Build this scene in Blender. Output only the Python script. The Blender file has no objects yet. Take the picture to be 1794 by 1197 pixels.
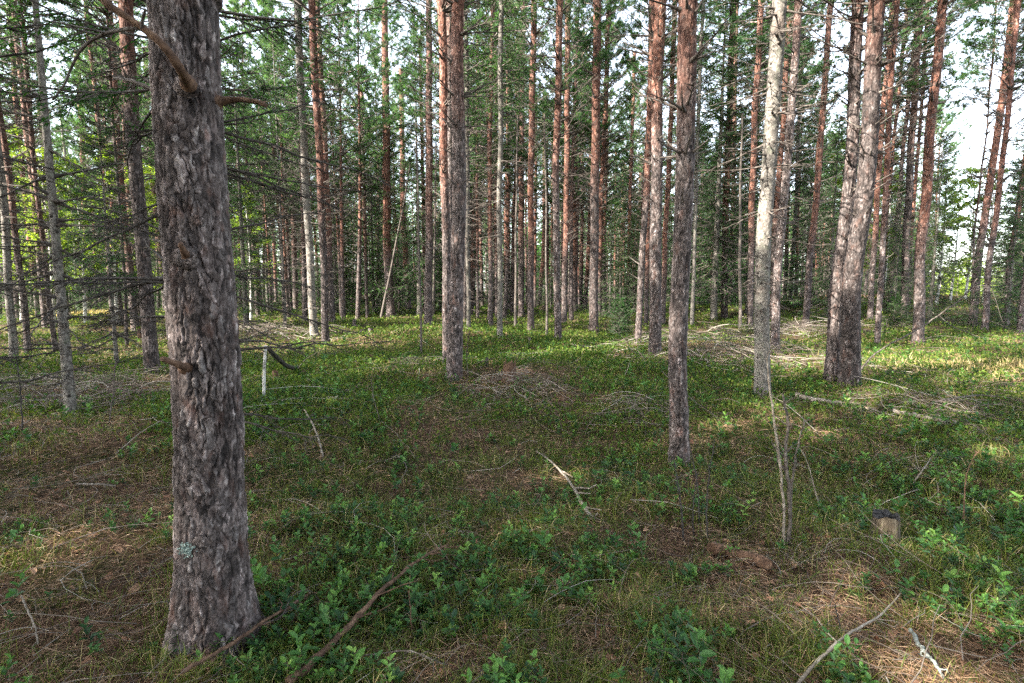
import bpy, math, random
import numpy as np
from mathutils import Vector

rng = np.random.default_rng(7)
random.seed(7)
sc = bpy.context.scene
COL = sc.collection
R = math.radians

# ------------------------------------------------------------------ camera numbers (photo is 1794 x 1197)
F, CX, CY, CAMH = 900.0, 897.0, 598.5, 1.6
PITCH = R(5.7)
CP, SP = math.cos(PITCH), math.sin(PITCH)

# ------------------------------------------------------------------ noise
def _hash(ix, iy, s):
    ix = ix.astype(np.int64); iy = iy.astype(np.int64)
    n = (ix * 374761393 + iy * 668265263 + s * 974711) & 0x7fffffff
    n = ((n ^ (n >> 13)) * 1274126177) & 0x7fffffff
    n = (n ^ (n >> 16)) & 0x7fffffff
    return (n % 100003) / 100003.0

def vnoise(x, y, s=0):
    x = np.asarray(x, float); y = np.asarray(y, float)
    ix = np.floor(x); iy = np.floor(y)
    fx = x - ix; fy = y - iy
    fx = fx * fx * (3 - 2 * fx); fy = fy * fy * (3 - 2 * fy)
    a = _hash(ix, iy, s); b = _hash(ix + 1, iy, s)
    c = _hash(ix, iy + 1, s); d = _hash(ix + 1, iy + 1, s)
    return (a * (1 - fx) + b * fx) * (1 - fy) + (c * (1 - fx) + d * fx) * fy

def fbm(x, y, s=0, o=3):
    t = 0; a = 0.5; n = 0
    for k in range(o):
        t = t + a * vnoise(np.asarray(x) * 2 ** k, np.asarray(y) * 2 ** k, s + 17 * k); n += a; a *= 0.5
    return t / n

def sstep(a, b, x):
    t = np.clip((x - a) / (b - a), 0, 1)
    return t * t * (3 - 2 * t)

# ------------------------------------------------------------------ terrain
MOUNDS = [(-19.0, 23.5, 2.6, 0.38), (-6.2, 22.0, 2.5, 0.28), (-2.6, 17.0, 2.0, 0.26), (0.9, 15.0, 2.4, 0.16), (17.5, 29.0, 5.0, 0.75), (27.0, 33.0, 6.5, 0.9),
          (-0.2, 8.6, 1.1, 0.14), (8.6, 11.5, 2.2, 0.14), (4.3, 12.2, 1.7, 0.2), (-3.5, 9.3, 1.3, 0.12), (-1.7, 6.6, 0.9, 0.10)]

def hgt(x, y):
    x = np.asarray(x, float); y = np.asarray(y, float)
    r = np.hypot(x, y)
    h = (fbm(x * 0.23 + 40, y * 0.23 + 11, 3, 2) - 0.5) * 0.48
    h = h + (fbm(x * 0.95 + 7, y * 0.95 + 3, 5, 2) - 0.5) * 0.24
    h = h + (fbm(x * 4.2, y * 4.2, 9, 2) - 0.5) * 0.055 * np.clip(1.3 - r / 25, 0, 1)
    for (mx, my, s, a) in MOUNDS:
        h = h + a * np.exp(-((x - mx) ** 2 + (y - my) ** 2) / (2 * s * s))
    return h * (0.35 + 0.65 * sstep(0.0, 3.0, r))

def ray(px, py):
    a = (px - CX) / F; b = -(py - CY) / F
    return np.array([a, CP + b * SP, -SP + b * CP])

def at(px, py, dz=0.0):
    """the point of the ground that is seen at a pixel of the photograph"""
    d = ray(px, py)
    t = np.concatenate([np.arange(1.0, 14, 0.02), np.arange(14, 75, 0.1)])
    x = d[0] * t; y = d[1] * t; z = CAMH + d[2] * t
    g = z - hgt(x, y) - dz
    i = np.argmax(g < 0)
    if not (g < 0).any(): i = len(t) - 1
    return np.array([x[i], y[i], float(hgt(x[i], y[i])) + dz])

def onplane(px, py, Y):
    d = ray(px, py); t = Y / d[1]
    return np.array([0, 0, CAMH]) + d * t

# ------------------------------------------------------------------ mesh collector
class MB:
    def __init__(s): s.v = []; s.f = []; s.m = []; s.a = []; s.n = 0; s.sm = []
    def add(s, v, f, mat=0, a=None, smooth=False):
        v = np.asarray(v, np.float32).reshape(-1, 3); f = np.asarray(f, np.int64)
        if len(f) == 0: return
        s.v.append(v); s.f.append(f + s.n); s.m.append(mat); s.sm.append(smooth)
        s.a.append(np.zeros(len(v), np.float32) if a is None else np.broadcast_to(np.asarray(a, np.float32), (len(v),)))
        s.n += len(v)
    def mesh(s, name, mats):
        me = bpy.data.meshes.new(name)
        v = np.concatenate(s.v)
        me.vertices.add(len(v)); me.vertices.foreach_set('co', v.ravel())
        tot = np.concatenate([np.full(len(f), f.shape[1]) for f in s.f])
        idx = np.concatenate([f.ravel() for f in s.f])
        st = np.concatenate([[0], np.cumsum(tot)[:-1]])
        me.loops.add(len(idx)); me.loops.foreach_set('vertex_index', idx.astype(np.int32))
        me.polygons.add(len(tot)); me.polygons.foreach_set('loop_start', st.astype(np.int32))
        me.polygons.foreach_set('loop_total', tot.astype(np.int32))
        me.polygons.foreach_set('material_index', np.concatenate([np.full(len(f), m) for f, m in zip(s.f, s.m)]).astype(np.int32))
        me.polygons.foreach_set('use_smooth', np.concatenate([np.full(len(f), q) for f, q in zip(s.f, s.sm)]).astype(bool))
        at_ = me.attributes.new('v', 'FLOAT', 'POINT'); at_.data.foreach_set('value', np.concatenate(s.a))
        for m in (mats if isinstance(mats, (list, tuple)) else [mats]): me.materials.append(m)
        me.update(calc_edges=True); me.validate()
        return me

def obj(name, data, parent=None, loc=None):
    o = bpy.data.objects.new(name, data); COL.objects.link(o)
    if parent is not None: o.parent = parent
    if loc is not None: o.location = [float(c) for c in loc]
    return o

def tag(o, label=None, cat=None, group=None, kind=None):
    if label: o['label'] = label
    if cat: o['category'] = cat
    if group: o['group'] = group
    if kind: o['kind'] = kind
    return o

def empty(name, loc, label, cat, group=None):
    o = bpy.data.objects.new(name, None); COL.objects.link(o); o.location = [float(c) for c in loc]
    o.empty_display_size = 0.2
    return tag(o, label, cat, group)

def nrm(a): return a / np.maximum(np.linalg.norm(a, axis=-1, keepdims=True), 1e-9)

def tubes(mb, P, rad, sides=4, mat=0, a=None, smooth=True, cap=False):
    """P (N,k,3) centre lines, rad (N,k)"""
    P = np.asarray(P, float)
    if P.ndim == 2: P = P[None]
    rad = np.asarray(rad, float)
    if rad.ndim == 1: rad = np.broadcast_to(rad, P.shape[:2])
    N, k, _ = P.shape
    T = nrm(np.gradient(P, axis=1))
    ref = np.zeros_like(T); ref[..., 0] = 0.31; ref[..., 1] = 0.93; ref[..., 2] = 0.17
    fl = np.abs(T[..., 1]) > 0.85
    ref[fl] = (0.9, 0.1, 0.4)
    ref = np.broadcast_to(ref[:, :1], ref.shape)
    U = nrm(np.cross(T, ref)); V = np.cross(T, U)
    th = np.arange(sides) * 2 * math.pi / sides
    ring = P[:, :, None] + rad[:, :, None, None] * (np.cos(th)[None, None, :, None] * U[:, :, None] + np.sin(th)[None, None, :, None] * V[:, :, None])
    i = np.arange(N)[:, None, None] * k * sides; j = np.arange(k - 1)[None, :, None] * sides
    q = np.arange(sides)[None, None, :]; q2 = (q + 1) % sides
    f = np.stack([i + j + q, i + j + q2, i + j + sides + q2, i + j + sides + q], -1).reshape(-1, 4)
    av = None if a is None else np.repeat(np.broadcast_to(np.asarray(a, float), (N,)), k * sides)
    mb.add(ring.reshape(-1, 3), f, mat, av, smooth)
    if cap:
        for e, o_ in ((0, 1), (k - 1, -1)):
            v = ring[:, e].reshape(-1, 3); ff = (np.arange(N)[:, None] * sides + np.arange(sides)[None])[:, ::-o_]
            mb.add(v, ff, mat, None if a is None else np.repeat(np.broadcast_to(np.asarray(a, float), (N,)), sides), False)

def blades(mb, P, D, L, W, mat=0, a=None):
    """thin single triangles: base P, direction D, length, width"""
    D = nrm(D); rnd = rng.normal(size=P.shape)
    S = nrm(np.cross(D, rnd)); L = np.asarray(L)[..., None]; W = np.asarray(W)[..., None]
    v = np.stack([P - S * W / 2, P + S * W / 2, P + D * L], 1)
    n = len(P)
    mb.add(v.reshape(-1, 3), np.arange(3 * n).reshape(-1, 3), mat, None if a is None else np.repeat(np.broadcast_to(a, (n,)), 3))

def needles(mb, P, D, L, W, mat=0, a=None):
    """needle or grass blade with full width at mid length: 2 triangles as one quad"""
    D = nrm(D); S = nrm(np.cross(D, rng.normal(size=P.shape))); L = np.asarray(L)[..., None]; W = np.asarray(W)[..., None]
    v = np.stack([P, P + D * L * 0.45 + S * W / 2, P + D * L, P + D * L * 0.45 - S * W / 2], 1)
    n = len(P)
    mb.add(v.reshape(-1, 3), np.arange(4 * n).reshape(-1, 4), mat, None if a is None else np.repeat(np.broadcast_to(a, (n,)), 4))

def leaves(mb, P, D, N, L, W, mat=0, a=None, fold=0.18, curl=0.12):
    """oval leaves: base P, direction D, face normal N"""
    D = nrm(D); S = nrm(np.cross(D, N)); N = np.cross(S, D); L = np.asarray(L)[..., None]; W = np.asarray(W)[..., None]
    p = lambda t, s, u: P + D * L * t + S * W * s + N * W * u
    v = np.stack([P, p(.3, .42, fold), p(.7, .40, fold - curl), p(1, 0, -curl * 2), p(.7, -.40, fold - curl), p(.3, -.42, fold), p(.33, 0, 0), p(.7, 0, -curl)], 1)
    n = len(P); b = np.arange(n)[:, None] * 8
    tri = np.concatenate([b + np.array([[0, 6, 1]]), b + np.array([[0, 5, 6]]), b + np.array([[2, 7, 3]]), b + np.array([[7, 4, 3]])])
    quad = np.concatenate([b + np.array([[1, 6, 7, 2]]), b + np.array([[6, 5, 4, 7]])])
    av = None if a is None else np.repeat(np.broadcast_to(a, (n,)), 8)
    mb.add(v.reshape(-1, 3), tri, mat, av)
    n0 = mb.n - len(v) * 8
    mb.f.append(quad + n0); mb.m.append(mat); mb.sm.append(False)

# ------------------------------------------------------------------ materials
def mat(name):
    m = bpy.data.materials.new(name); m.use_nodes = True
    nt = m.node_tree; nt.nodes.clear()
    out = nt.nodes.new('ShaderNodeOutputMaterial')
    return m, nt, out

def N(nt, typ, **kw):
    n = nt.nodes.new(typ)
    for k, v in kw.items():
        if k.startswith('i_'):
            key = k[2:]; key = int(key) if key.isdigit() else key.replace('_', ' ')
            n.inputs[key].default_value = v
        else: setattr(n, k, v)
    return n

def ramp(nt, fac, stops, interp='LINEAR'):
    r = nt.nodes.new('ShaderNodeValToRGB'); cr = r.color_ramp; cr.interpolation = interp
    while len(cr.elements) < len(stops): cr.elements.new(0.5)
    for e, (p, c) in zip(cr.elements, stops):
        e.position = p; e.color = (*c, 1) if len(c) == 3 else c
    nt.links.new(fac, r.inputs[0]); return r.outputs[0]

def mix(nt, fac, a, b, typ='MIX'):
    m = nt.nodes.new('ShaderNodeMix'); m.data_type = 'RGBA'; m.blend_type = typ
    for s, v in ((m.inputs[0], fac), (m.inputs[6], a), (m.inputs[7], b)):
        if hasattr(v, 'node'): nt.links.new(v, s)
        elif isinstance(v, (int, float)): s.default_value = v
        else: s.default_value = (*v, 1)
    return m.outputs[2]

def mth(nt, op, a, b=None, c=None, clamp=False):
    m = nt.nodes.new('ShaderNodeMath'); m.operation = op; m.use_clamp = clamp
    for s, v in zip(m.inputs, (a, b, c)):
        if v is None: continue
        if hasattr(v, 'node'): nt.links.new(v, s)
        else: s.default_value = v
    return m.outputs[0]

def noise(nt, vec, scale, detail=3, rough=0.55, out='Fac'):
    n = nt.nodes.new('ShaderNodeTexNoise'); n.inputs['Scale'].default_value = scale
    n.inputs['Detail'].default_value = detail; n.inputs['Roughness'].default_value = rough
    if vec is not None: nt.links.new(vec, n.inputs['Vector'])
    return n.outputs[out]

def mapped(nt, vec, scale):
    m = nt.nodes.new('ShaderNodeMapping'); m.inputs['Scale'].default_value = scale
    nt.links.new(vec, m.inputs['Vector']); return m.outputs[0]

def foliage(name, stops, trans=0.35, tcol=None, rough=0.5, spec=0.3, objvar=True):
    m, nt, out = mat(name)
    a = N(nt, 'ShaderNodeAttribute', attribute_name='v')
    f = a.outputs['Fac']
    col = ramp(nt, f, stops)
    if objvar:
        oi = N(nt, 'ShaderNodeObjectInfo')
        v = mth(nt, 'MULTIPLY_ADD', oi.outputs['Random'], 0.5, 0.75)
        h = N(nt, 'ShaderNodeHueSaturation'); nt.links.new(v, h.inputs['Value']); nt.links.new(col, h.inputs['Color'])
        nt.links.new(mth(nt, 'MULTIPLY_ADD', oi.outputs['Random'], -0.03, 0.515), h.inputs['Hue'])
        col = h.outputs[0]
    p = N(nt, 'ShaderNodeBsdfPrincipled', i_Roughness=rough)
    p.inputs['Specular IOR Level'].default_value = spec
    nt.links.new(col, p.inputs['Base Color'])
    t = N(nt, 'ShaderNodeBsdfTranslucent')
    tc = mix(nt, 1.0, col, tcol or (1.3, 1.35, 0.6), 'MULTIPLY')
    nt.links.new(tc, t.inputs['Color'])
    mx = N(nt, 'ShaderNodeMixShader'); mx.inputs[0].default_value = trans
    nt.links.new(p.outputs[0], mx.inputs[1]); nt.links.new(t.outputs[0], mx.inputs[2]); nt.links.new(mx.outputs[0], out.inputs[0])
    return m

def pine_bark(name, near):
    """grey plated bark low on the stem, flaky orange bark higher up; obj.color = (onset/10, value, orange strength)"""
    m, nt, out = mat(name)
    tc = N(nt, 'ShaderNodeTexCoord'); ob = tc.outputs['Object']
    sx = N(nt, 'ShaderNodeSeparateXYZ'); nt.links.new(ob, sx.inputs[0]); z = sx.outputs['Z']
    oi = N(nt, 'ShaderNodeObjectInfo'); sc_ = N(nt, 'ShaderNodeSeparateColor'); nt.links.new(oi.outputs['Color'], sc_.inputs[0])
    big = noise(nt, ob, 2.2, 3)
    zz = mth(nt, 'ADD', z, mth(nt, 'MULTIPLY', mth(nt, 'SUBTRACT', big, 0.5), 2.6))
    on = mth(nt, 'MULTIPLY_ADD', sc_.outputs[0], 10.0, 0.5)
    up = mth(nt, 'DIVIDE', mth(nt, 'SUBTRACT', zz, on), 1.8, clamp=True)
    up = mth(nt, 'MULTIPLY', up, sc_.outputs[2])
    st = mapped(nt, ob, (1, 1, 0.55))
    fine = noise(nt, st, 55, 5, 0.65)
    med = noise(nt, mapped(nt, ob, (1, 1, 0.4)), 14, 4, 0.6)
    if near:
        a = N(nt, 'ShaderNodeAttribute', attribute_name='v'); hgt_ = a.outputs['Fac']
        plate = mth(nt, 'MULTIPLY_ADD', mth(nt, 'SUBTRACT', fine, 0.5), 1.5, hgt_)
        plate = mth(nt, 'MULTIPLY_ADD', mth(nt, 'SUBTRACT', noise(nt, st, 19, 4, 0.7), 0.5), 1.1, plate)
    else:
        vo = N(nt, 'ShaderNodeTexVoronoi', feature='DISTANCE_TO_EDGE'); vo.inputs['Scale'].default_value = 26
        nt.links.new(mix(nt, 0.06, mapped(nt, ob, (1, 1, 0.36)), noise(nt, ob, 9, 2, out='Color')), vo.inputs['Vector'])
        plate = mth(nt, 'ADD', mth(nt, 'MULTIPLY', vo.outputs['Distance'], 1.5), mth(nt, 'MULTIPLY_ADD', noise(nt, st, 17, 5, 0.75), 2.4, -0.98))
    grey = ramp(nt, plate, [(0.0, (0.022, 0.017, 0.016)), (0.3, (0.070, 0.056, 0.052)), (0.6, (0.135, 0.112, 0.106)), (0.85, (0.25, 0.217, 0.208)), (1.0, (0.38, 0.345, 0.33))])
    grey = mix(nt, mth(nt, 'MULTIPLY', sstepn(nt, med, 0.52, 0.72), 0.55), grey, (0.16, 0.088, 0.068))
    orange = ramp(nt, plate, [(0.0, (0.075, 0.030, 0.022)), (0.35, (0.14, 0.064, 0.045)), (0.7, (0.235, 0.112, 0.076)), (1.0, (0.35, 0.24, 0.19))])
    flake = sstepn(nt, noise(nt, st, 24, 3), 0.58, 0.64)
    orange = mix(nt, mth(nt, 'MULTIPLY', flake, 0.55), orange, (0.30, 0.24, 0.22))
    c = mix(nt, up, grey, orange)
    vc = N(nt, 'ShaderNodeTexVoronoi', feature='F1'); vc.inputs['Scale'].default_value = 36 if near else 15
    nt.links.new(mix(nt, 0.05, mapped(nt, ob, (1, 1, 0.5)), noise(nt, ob, 12, 2, out='Color')), vc.inputs['Vector'])
    sv = N(nt, 'ShaderNodeSeparateColor'); nt.links.new(vc.outputs['Color'], sv.inputs[0])
    c = mix(nt, 1.0, c, ramp(nt, sv.outputs[0], [(0, (.50, .50, .50)), (.3, (.8, .8, .8)), (.7, (1.05, 1.02, 1.0)), (.92, (1.35, 1.3, 1.28)), (1, (1.9, 1.85, 1.85))]), 'MULTIPLY')
    h = N(nt, 'ShaderNodeHueSaturation'); nt.links.new(c, h.inputs['Color']); nt.links.new(mth(nt, 'MULTIPLY', sc_.outputs[1], 2.0), h.inputs['Value'])
    p = N(nt, 'ShaderNodeBsdfPrincipled', i_Roughness=0.85); p.inputs['Specular IOR Level'].default_value = 0.25
    nt.links.new(h.outputs[0], p.inputs['Base Color'])
    b = N(nt, 'ShaderNodeBump'); b.inputs['Strength'].default_value = 0.7 if near else 1.0; b.inputs['Distance'].default_value = 0.004 if near else 0.02
    nt.links.new(fine if near else plate, b.inputs['Height']); nt.links.new(b.outputs[0], p.inputs['Normal'])
    nt.links.new(p.outputs[0], out.inputs[0])
    return m

def sstepn(nt, x, a, b):
    n = N(nt, 'ShaderNodeMapRange', interpolation_type='SMOOTHSTEP'); n.inputs[1].default_value = a; n.inputs[2].default_value = b
    nt.links.new(x, n.inputs[0]); return n.outputs[0]

def spruce_bark(name, near):
    m, nt, out = mat(name)
    tc = N(nt, 'ShaderNodeTexCoord'); ob = tc.outputs['Object']
    oi = N(nt, 'ShaderNodeObjectInfo'); sc_ = N(nt, 'ShaderNodeSeparateColor'); nt.links.new(oi.outputs['Color'], sc_.inputs[0])
    fine = noise(nt, mapped(nt, ob, (1, 1, 0.6)), 60, 5, 0.7)
    med = noise(nt, ob, 9, 4, 0.6)
    c = ramp(nt, fine, [(0.3, (0.07, 0.06, 0.05)), (0.5, (0.20, 0.18, 0.158)), (0.72, (0.36, 0.335, 0.30))])
    vc = N(nt, 'ShaderNodeTexVoronoi', feature='F1'); vc.inputs['Scale'].default_value = 34
    nt.links.new(mapped(nt, ob, (1, 1, 0.8)), vc.inputs['Vector'])
    sv = N(nt, 'ShaderNodeSeparateColor'); nt.links.new(vc.outputs['Color'], sv.inputs[0])
    c = mix(nt, 1.0, c, ramp(nt, sv.outputs[0], [(0, (.55, .55, .55)), (.6, (1, 1, 1)), (1, (1.4, 1.4, 1.4))]), 'MULTIPLY')
    vd = N(nt, 'ShaderNodeTexVoronoi', feature='F1'); vd.inputs['Scale'].default_value = 8.5; nt.links.new(ob, vd.inputs['Vector'])
    c = mix(nt, sstepn(nt, vd.outputs['Distance'], 0.22, 0.13), c, (0.035, 0.028, 0.024))
    c = mix(nt, mth(nt, 'MULTIPLY', sstepn(nt, med, 0.5, 0.7), 0.6), c, (0.20, 0.215, 0.16))
    c = mix(nt, mth(nt, 'MULTIPLY', sstepn(nt, noise(nt, ob, 3.1, 2), 0.55, 0.7), 0.5), c, (0.17, 0.12, 0.10))
    h = N(nt, 'ShaderNodeHueSaturation'); nt.links.new(c, h.inputs['Color']); nt.links.new(mth(nt, 'MULTIPLY', sc_.outputs[1], 2.0), h.inputs['Value'])
    p = N(nt, 'ShaderNodeBsdfPrincipled', i_Roughness=0.85); p.inputs['Specular IOR Level'].default_value = 0.25
    nt.links.new(h.outputs[0], p.inputs['Base Color'])
    b = N(nt, 'ShaderNodeBump'); b.inputs['Strength'].default_value = 0.9; b.inputs['Distance'].default_value = 0.006
    nt.links.new(fine, b.inputs['Height']); nt.links.new(b.outputs[0], p.inputs['Normal']); nt.links.new(p.outputs[0], out.inputs[0])
    return m

def wood(name, c0, c1, c2, scale=40, stretch=(1, 1, 1), rough=0.8):
    m, nt, out = mat(name)
    tc = N(nt, 'ShaderNodeTexCoord'); ob = mapped(nt, tc.outputs['Object'], stretch)
    f = noise(nt, ob, scale, 5, 0.65)
    c = ramp(nt, f, [(0.28, c0), (0.5, c1), (0.75, c2)])
    p = N(nt, 'ShaderNodeBsdfPrincipled', i_Roughness=rough); p.inputs['Specular IOR Level'].default_value = 0.25
    nt.links.new(c, p.inputs['Base Color'])
    b = N(nt, 'ShaderNodeBump'); b.inputs['Strength'].default_value = 0.6; b.inputs['Distance'].default_value = 0.004
    nt.links.new(f, b.inputs['Height']); nt.links.new(b.outputs[0], p.inputs['Normal']); nt.links.new(p.outputs[0], out.inputs[0])
    return m

def varied(name, stops, rough=0.7, trans=0.0):
    m, nt, out = mat(name)
    a = N(nt, 'ShaderNodeAttribute', attribute_name='v')
    p = N(nt, 'ShaderNodeBsdfPrincipled', i_Roughness=rough); p.inputs['Specular IOR Level'].default_value = 0.25
    c = ramp(nt, a.outputs['Fac'], stops); nt.links.new(c, p.inputs['Base Color'])
    if trans:
        t = N(nt, 'ShaderNodeBsdfTranslucent'); nt.links.new(c, t.inputs['Color']); mx = N(nt, 'ShaderNodeMixShader'); mx.inputs[0].default_value = trans
        nt.links.new(p.outputs[0], mx.inputs[1]); nt.links.new(t.outputs[0], mx.inputs[2]); nt.links.new(mx.outputs[0], out.inputs[0])
    else: nt.links.new(p.outputs[0], out.inputs[0])
    return m

M = {}
M['bark_near'] = pine_bark('pine bark plates', True)
M['bark'] = pine_bark('pine bark', False)
M['sbark'] = spruce_bark('spruce bark', False)
M['dead'] = wood('dead grey twig', (0.035, 0.028, 0.024), (0.085, 0.070, 0.060), (0.24, 0.215, 0.19), 30)
M['deaddark'] = wood('dark dry limb', (0.022, 0.018, 0.016), (0.05, 0.042, 0.036), (0.15, 0.135, 0.12), 30)
M['oldwood'] = wood('old grey stump wood', (0.035, 0.026, 0.018), (0.13, 0.10, 0.068), (0.33, 0.28, 0.20), 45, (1, 1, 0.2))
M['deadpale'] = wood('bleached dead wood', (0.07, 0.058, 0.046), (0.21, 0.175, 0.14), (0.42, 0.38, 0.32), 25)
M['deadbrown'] = wood('brown broken wood', (0.04, 0.023, 0.015), (0.105, 0.060, 0.038), (0.24, 0.15, 0.095), 30)
M['darkwood'] = wood('dark wet wood', (0.018, 0.016, 0.015), (0.045, 0.04, 0.037), (0.12, 0.11, 0.10), 30)
M['sawn'] = wood('weathered sawn face', (0.07, 0.05, 0.032), (0.24, 0.185, 0.12), (0.46, 0.39, 0.28), 45, (1, 1, 0.2))
M['sawndark'] = wood('blackened sawn face', (0.010, 0.010, 0.010), (0.036, 0.034, 0.034), (0.10, 0.095, 0.095), 40)
M['birchbark'] = wood('white birch bark', (0.10, 0.09, 0.08), (0.52, 0.50, 0.46), (0.7, 0.68, 0.64), 6, (1, 1, 2.5))
M['lichen'] = varied('grey green lichen', [(0, (0.14, 0.19, 0.165)), (1, (0.30, 0.37, 0.33))], 0.9)
M['pine'] = foliage('pine needles', [(0, (0.036, 0.085, 0.040)), (0.5, (0.068, 0.145, 0.060)), (1, (0.13, 0.205, 0.070))], 0.5)
M['spruce'] = foliage('spruce needles', [(0, (0.013, 0.044, 0.013)), (0.5, (0.030, 0.095, 0.020)), (1, (0.075, 0.175, 0.028))], 0.42)
M['birch'] = foliage('young birch leaves', [(0, (0.10, 0.17, 0.022)), (0.5, (0.17, 0.26, 0.035)), (1, (0.27, 0.34, 0.06))], 0.5)
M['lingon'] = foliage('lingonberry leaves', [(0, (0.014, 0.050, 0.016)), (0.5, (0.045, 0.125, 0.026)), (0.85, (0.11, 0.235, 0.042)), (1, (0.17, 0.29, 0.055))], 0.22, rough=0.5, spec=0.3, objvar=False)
M['bilberry'] = foliage('bilberry leaves', [(0, (0.018, 0.050, 0.012)), (0.5, (0.060, 0.105, 0.018)), (1, (0.15, 0.19, 0.034))], 0.3, rough=0.75, spec=0.08, objvar=False)
M['lichenwood'] = wood('lichen crusted stick', (0.05, 0.038, 0.03), (0.20, 0.215, 0.19), (0.5, 0.54, 0.5), 60)
M['grass'] = foliage('forest grass', [(0, (0.035, 0.062, 0.010)), (0.35, (0.080, 0.125, 0.016)), (0.6, (0.16, 0.185, 0.030)), (0.8, (0.29, 0.235, 0.095)), (1, (0.44, 0.34, 0.19))], 0.3, objvar=False)
M['litter'] = varied('fallen needles', [(0, (0.095, 0.047, 0.026)), (0.5, (0.26, 0.150, 0.088)), (1, (0.52, 0.38, 0.25))])
M['deadleaf'] = varied('dry brown leaves', [(0, (0.15, 0.065, 0.036)), (0.5, (0.31, 0.155, 0.09)), (1, (0.44, 0.27, 0.17))], 0.6, 0.2)
M['moss'] = varied('cushion moss', [(0, (0.045, 0.060, 0.010)), (0.5, (0.105, 0.115, 0.014)), (1, (0.21, 0.18, 0.026))], 0.9, 0.25)
M['bracken'] = varied('brown bracken', [(0, (0.11, 0.06, 0.035)), (0.6, (0.25, 0.15, 0.09)), (1, (0.36, 0.27, 0.15))], 0.8, 0.2)
M['twigs'] = varied('loose twigs', [(0, (0.055, 0.04, 0.032)), (0.5, (0.16, 0.125, 0.10)), (0.85, (0.25, 0.215, 0.18)), (1, (0.38, 0.35, 0.31))], 0.8)

def ground_mat():
    m, nt, out = mat('forest floor')
    tc = N(nt, 'ShaderNodeTexCoord'); ob = tc.outputs['Object']
    big = noise(nt, ob, 0.55, 4, 0.6); mid = noise(nt, ob, 2.7, 4, 0.65); fine = noise(nt, ob, 38, 5, 0.7)
    lit = ramp(nt, fine, [(0.28, (0.018, 0.011, 0.008)), (0.48, (0.065, 0.038, 0.024)), (0.62, (0.15, 0.095, 0.060)), (0.8, (0.30, 0.22, 0.145))])
    grn = ramp(nt, fine, [(0.28, (0.009, 0.011, 0.004)), (0.5, (0.030, 0.038, 0.009)), (0.75, (0.10, 0.11, 0.024))])
    f = sstepn(nt, mth(nt, 'ADD', mth(nt, 'MULTIPLY', big, 0.6), mth(nt, 'MULTIPLY', mid, 0.5)), 0.47, 0.62)
    c = mix(nt, f, lit, grn)
    sx = N(nt, 'ShaderNodeSeparateXYZ'); nt.links.new(ob, sx.inputs[0])
    p = N(nt, 'ShaderNodeBsdfPrincipled', i_Roughness=0.95); p.inputs['Specular IOR Level'].default_value = 0.15
    nt.links.new(c, p.inputs['Base Color'])
    b = N(nt, 'ShaderNodeBump'); b.inputs['Strength'].default_value = 1.0; b.inputs['Distance'].default_value = 0.03
    nt.links.new(fine, b.inputs['Height']); nt.links.new(b.outputs[0], p.inputs['Normal']); nt.links.new(p.outputs[0], out.inputs[0])
    return m
M['ground'] = ground_mat()

# ------------------------------------------------------------------ ground sheet (rings round the viewpoint out to the horizon)
def build_ground():
    nr, na = 300, 520
    r = np.concatenate([[0.0], np.geomspace(0.35, 900, nr - 1)])
    th = np.arange(na) * 2 * math.pi / na
    X = r[:, None] * np.cos(th); Y = r[:, None] * np.sin(th)
    Z = hgt(X, Y)
    v = np.stack([X, Y, Z], -1).reshape(-1, 3)
    i = np.arange(nr - 1)[:, None] * na; j = np.arange(na)[None]; j2 = (j + 1) % na
    f = np.stack([i + j, i + na + j, i + na + j2, i + j2], -1).reshape(-1, 4)
    mb = MB(); mb.add(v, f, 0, None, True)
    tag(obj('ground', mb.mesh('ground', M['ground'])), kind='structure')
build_ground()

# ------------------------------------------------------------------ trunks
def cells(u, v, nu, nv_size, circ, seed):
    """cellular pattern wrapped round a trunk: u 0..1 round it, v metres; returns F1, F2, id"""
    gu = u * nu; gv = v / nv_size
    iu = np.floor(gu); iv = np.floor(gv)
    F1 = np.full(u.shape, 9.0); F2 = F1.copy(); ID = np.zeros(u.shape)
    for du in (-1, 0, 1):
        for dv in (-1, 0, 1):
            cu = (iu + du) % nu; cv = iv + dv
            jx = _hash(cu, cv, seed); jy = _hash(cu, cv, seed + 5); hid = _hash(cu, cv, seed + 9)
            d = np.hypot(gu - (iu + du + 0.1 + 0.8 * jx), gv - (cv + 0.1 + 0.8 * jy))
            lt = d < F1
            F2 = np.where(lt, F1, np.minimum(F2, d)); ID = np.where(lt, hid, ID); F1 = np.where(lt, d, F1)
    return F1, F2, ID

def wrapn(u, v, nu, s, o=3):
    """noise wrapped in u by blending"""
    a = fbm(u * nu, v, s, o); b = fbm((u - 1) * nu, v, s, o)
    w = sstep(0.8, 1.0, u)
    return a * (1 - w) + b * w

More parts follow.
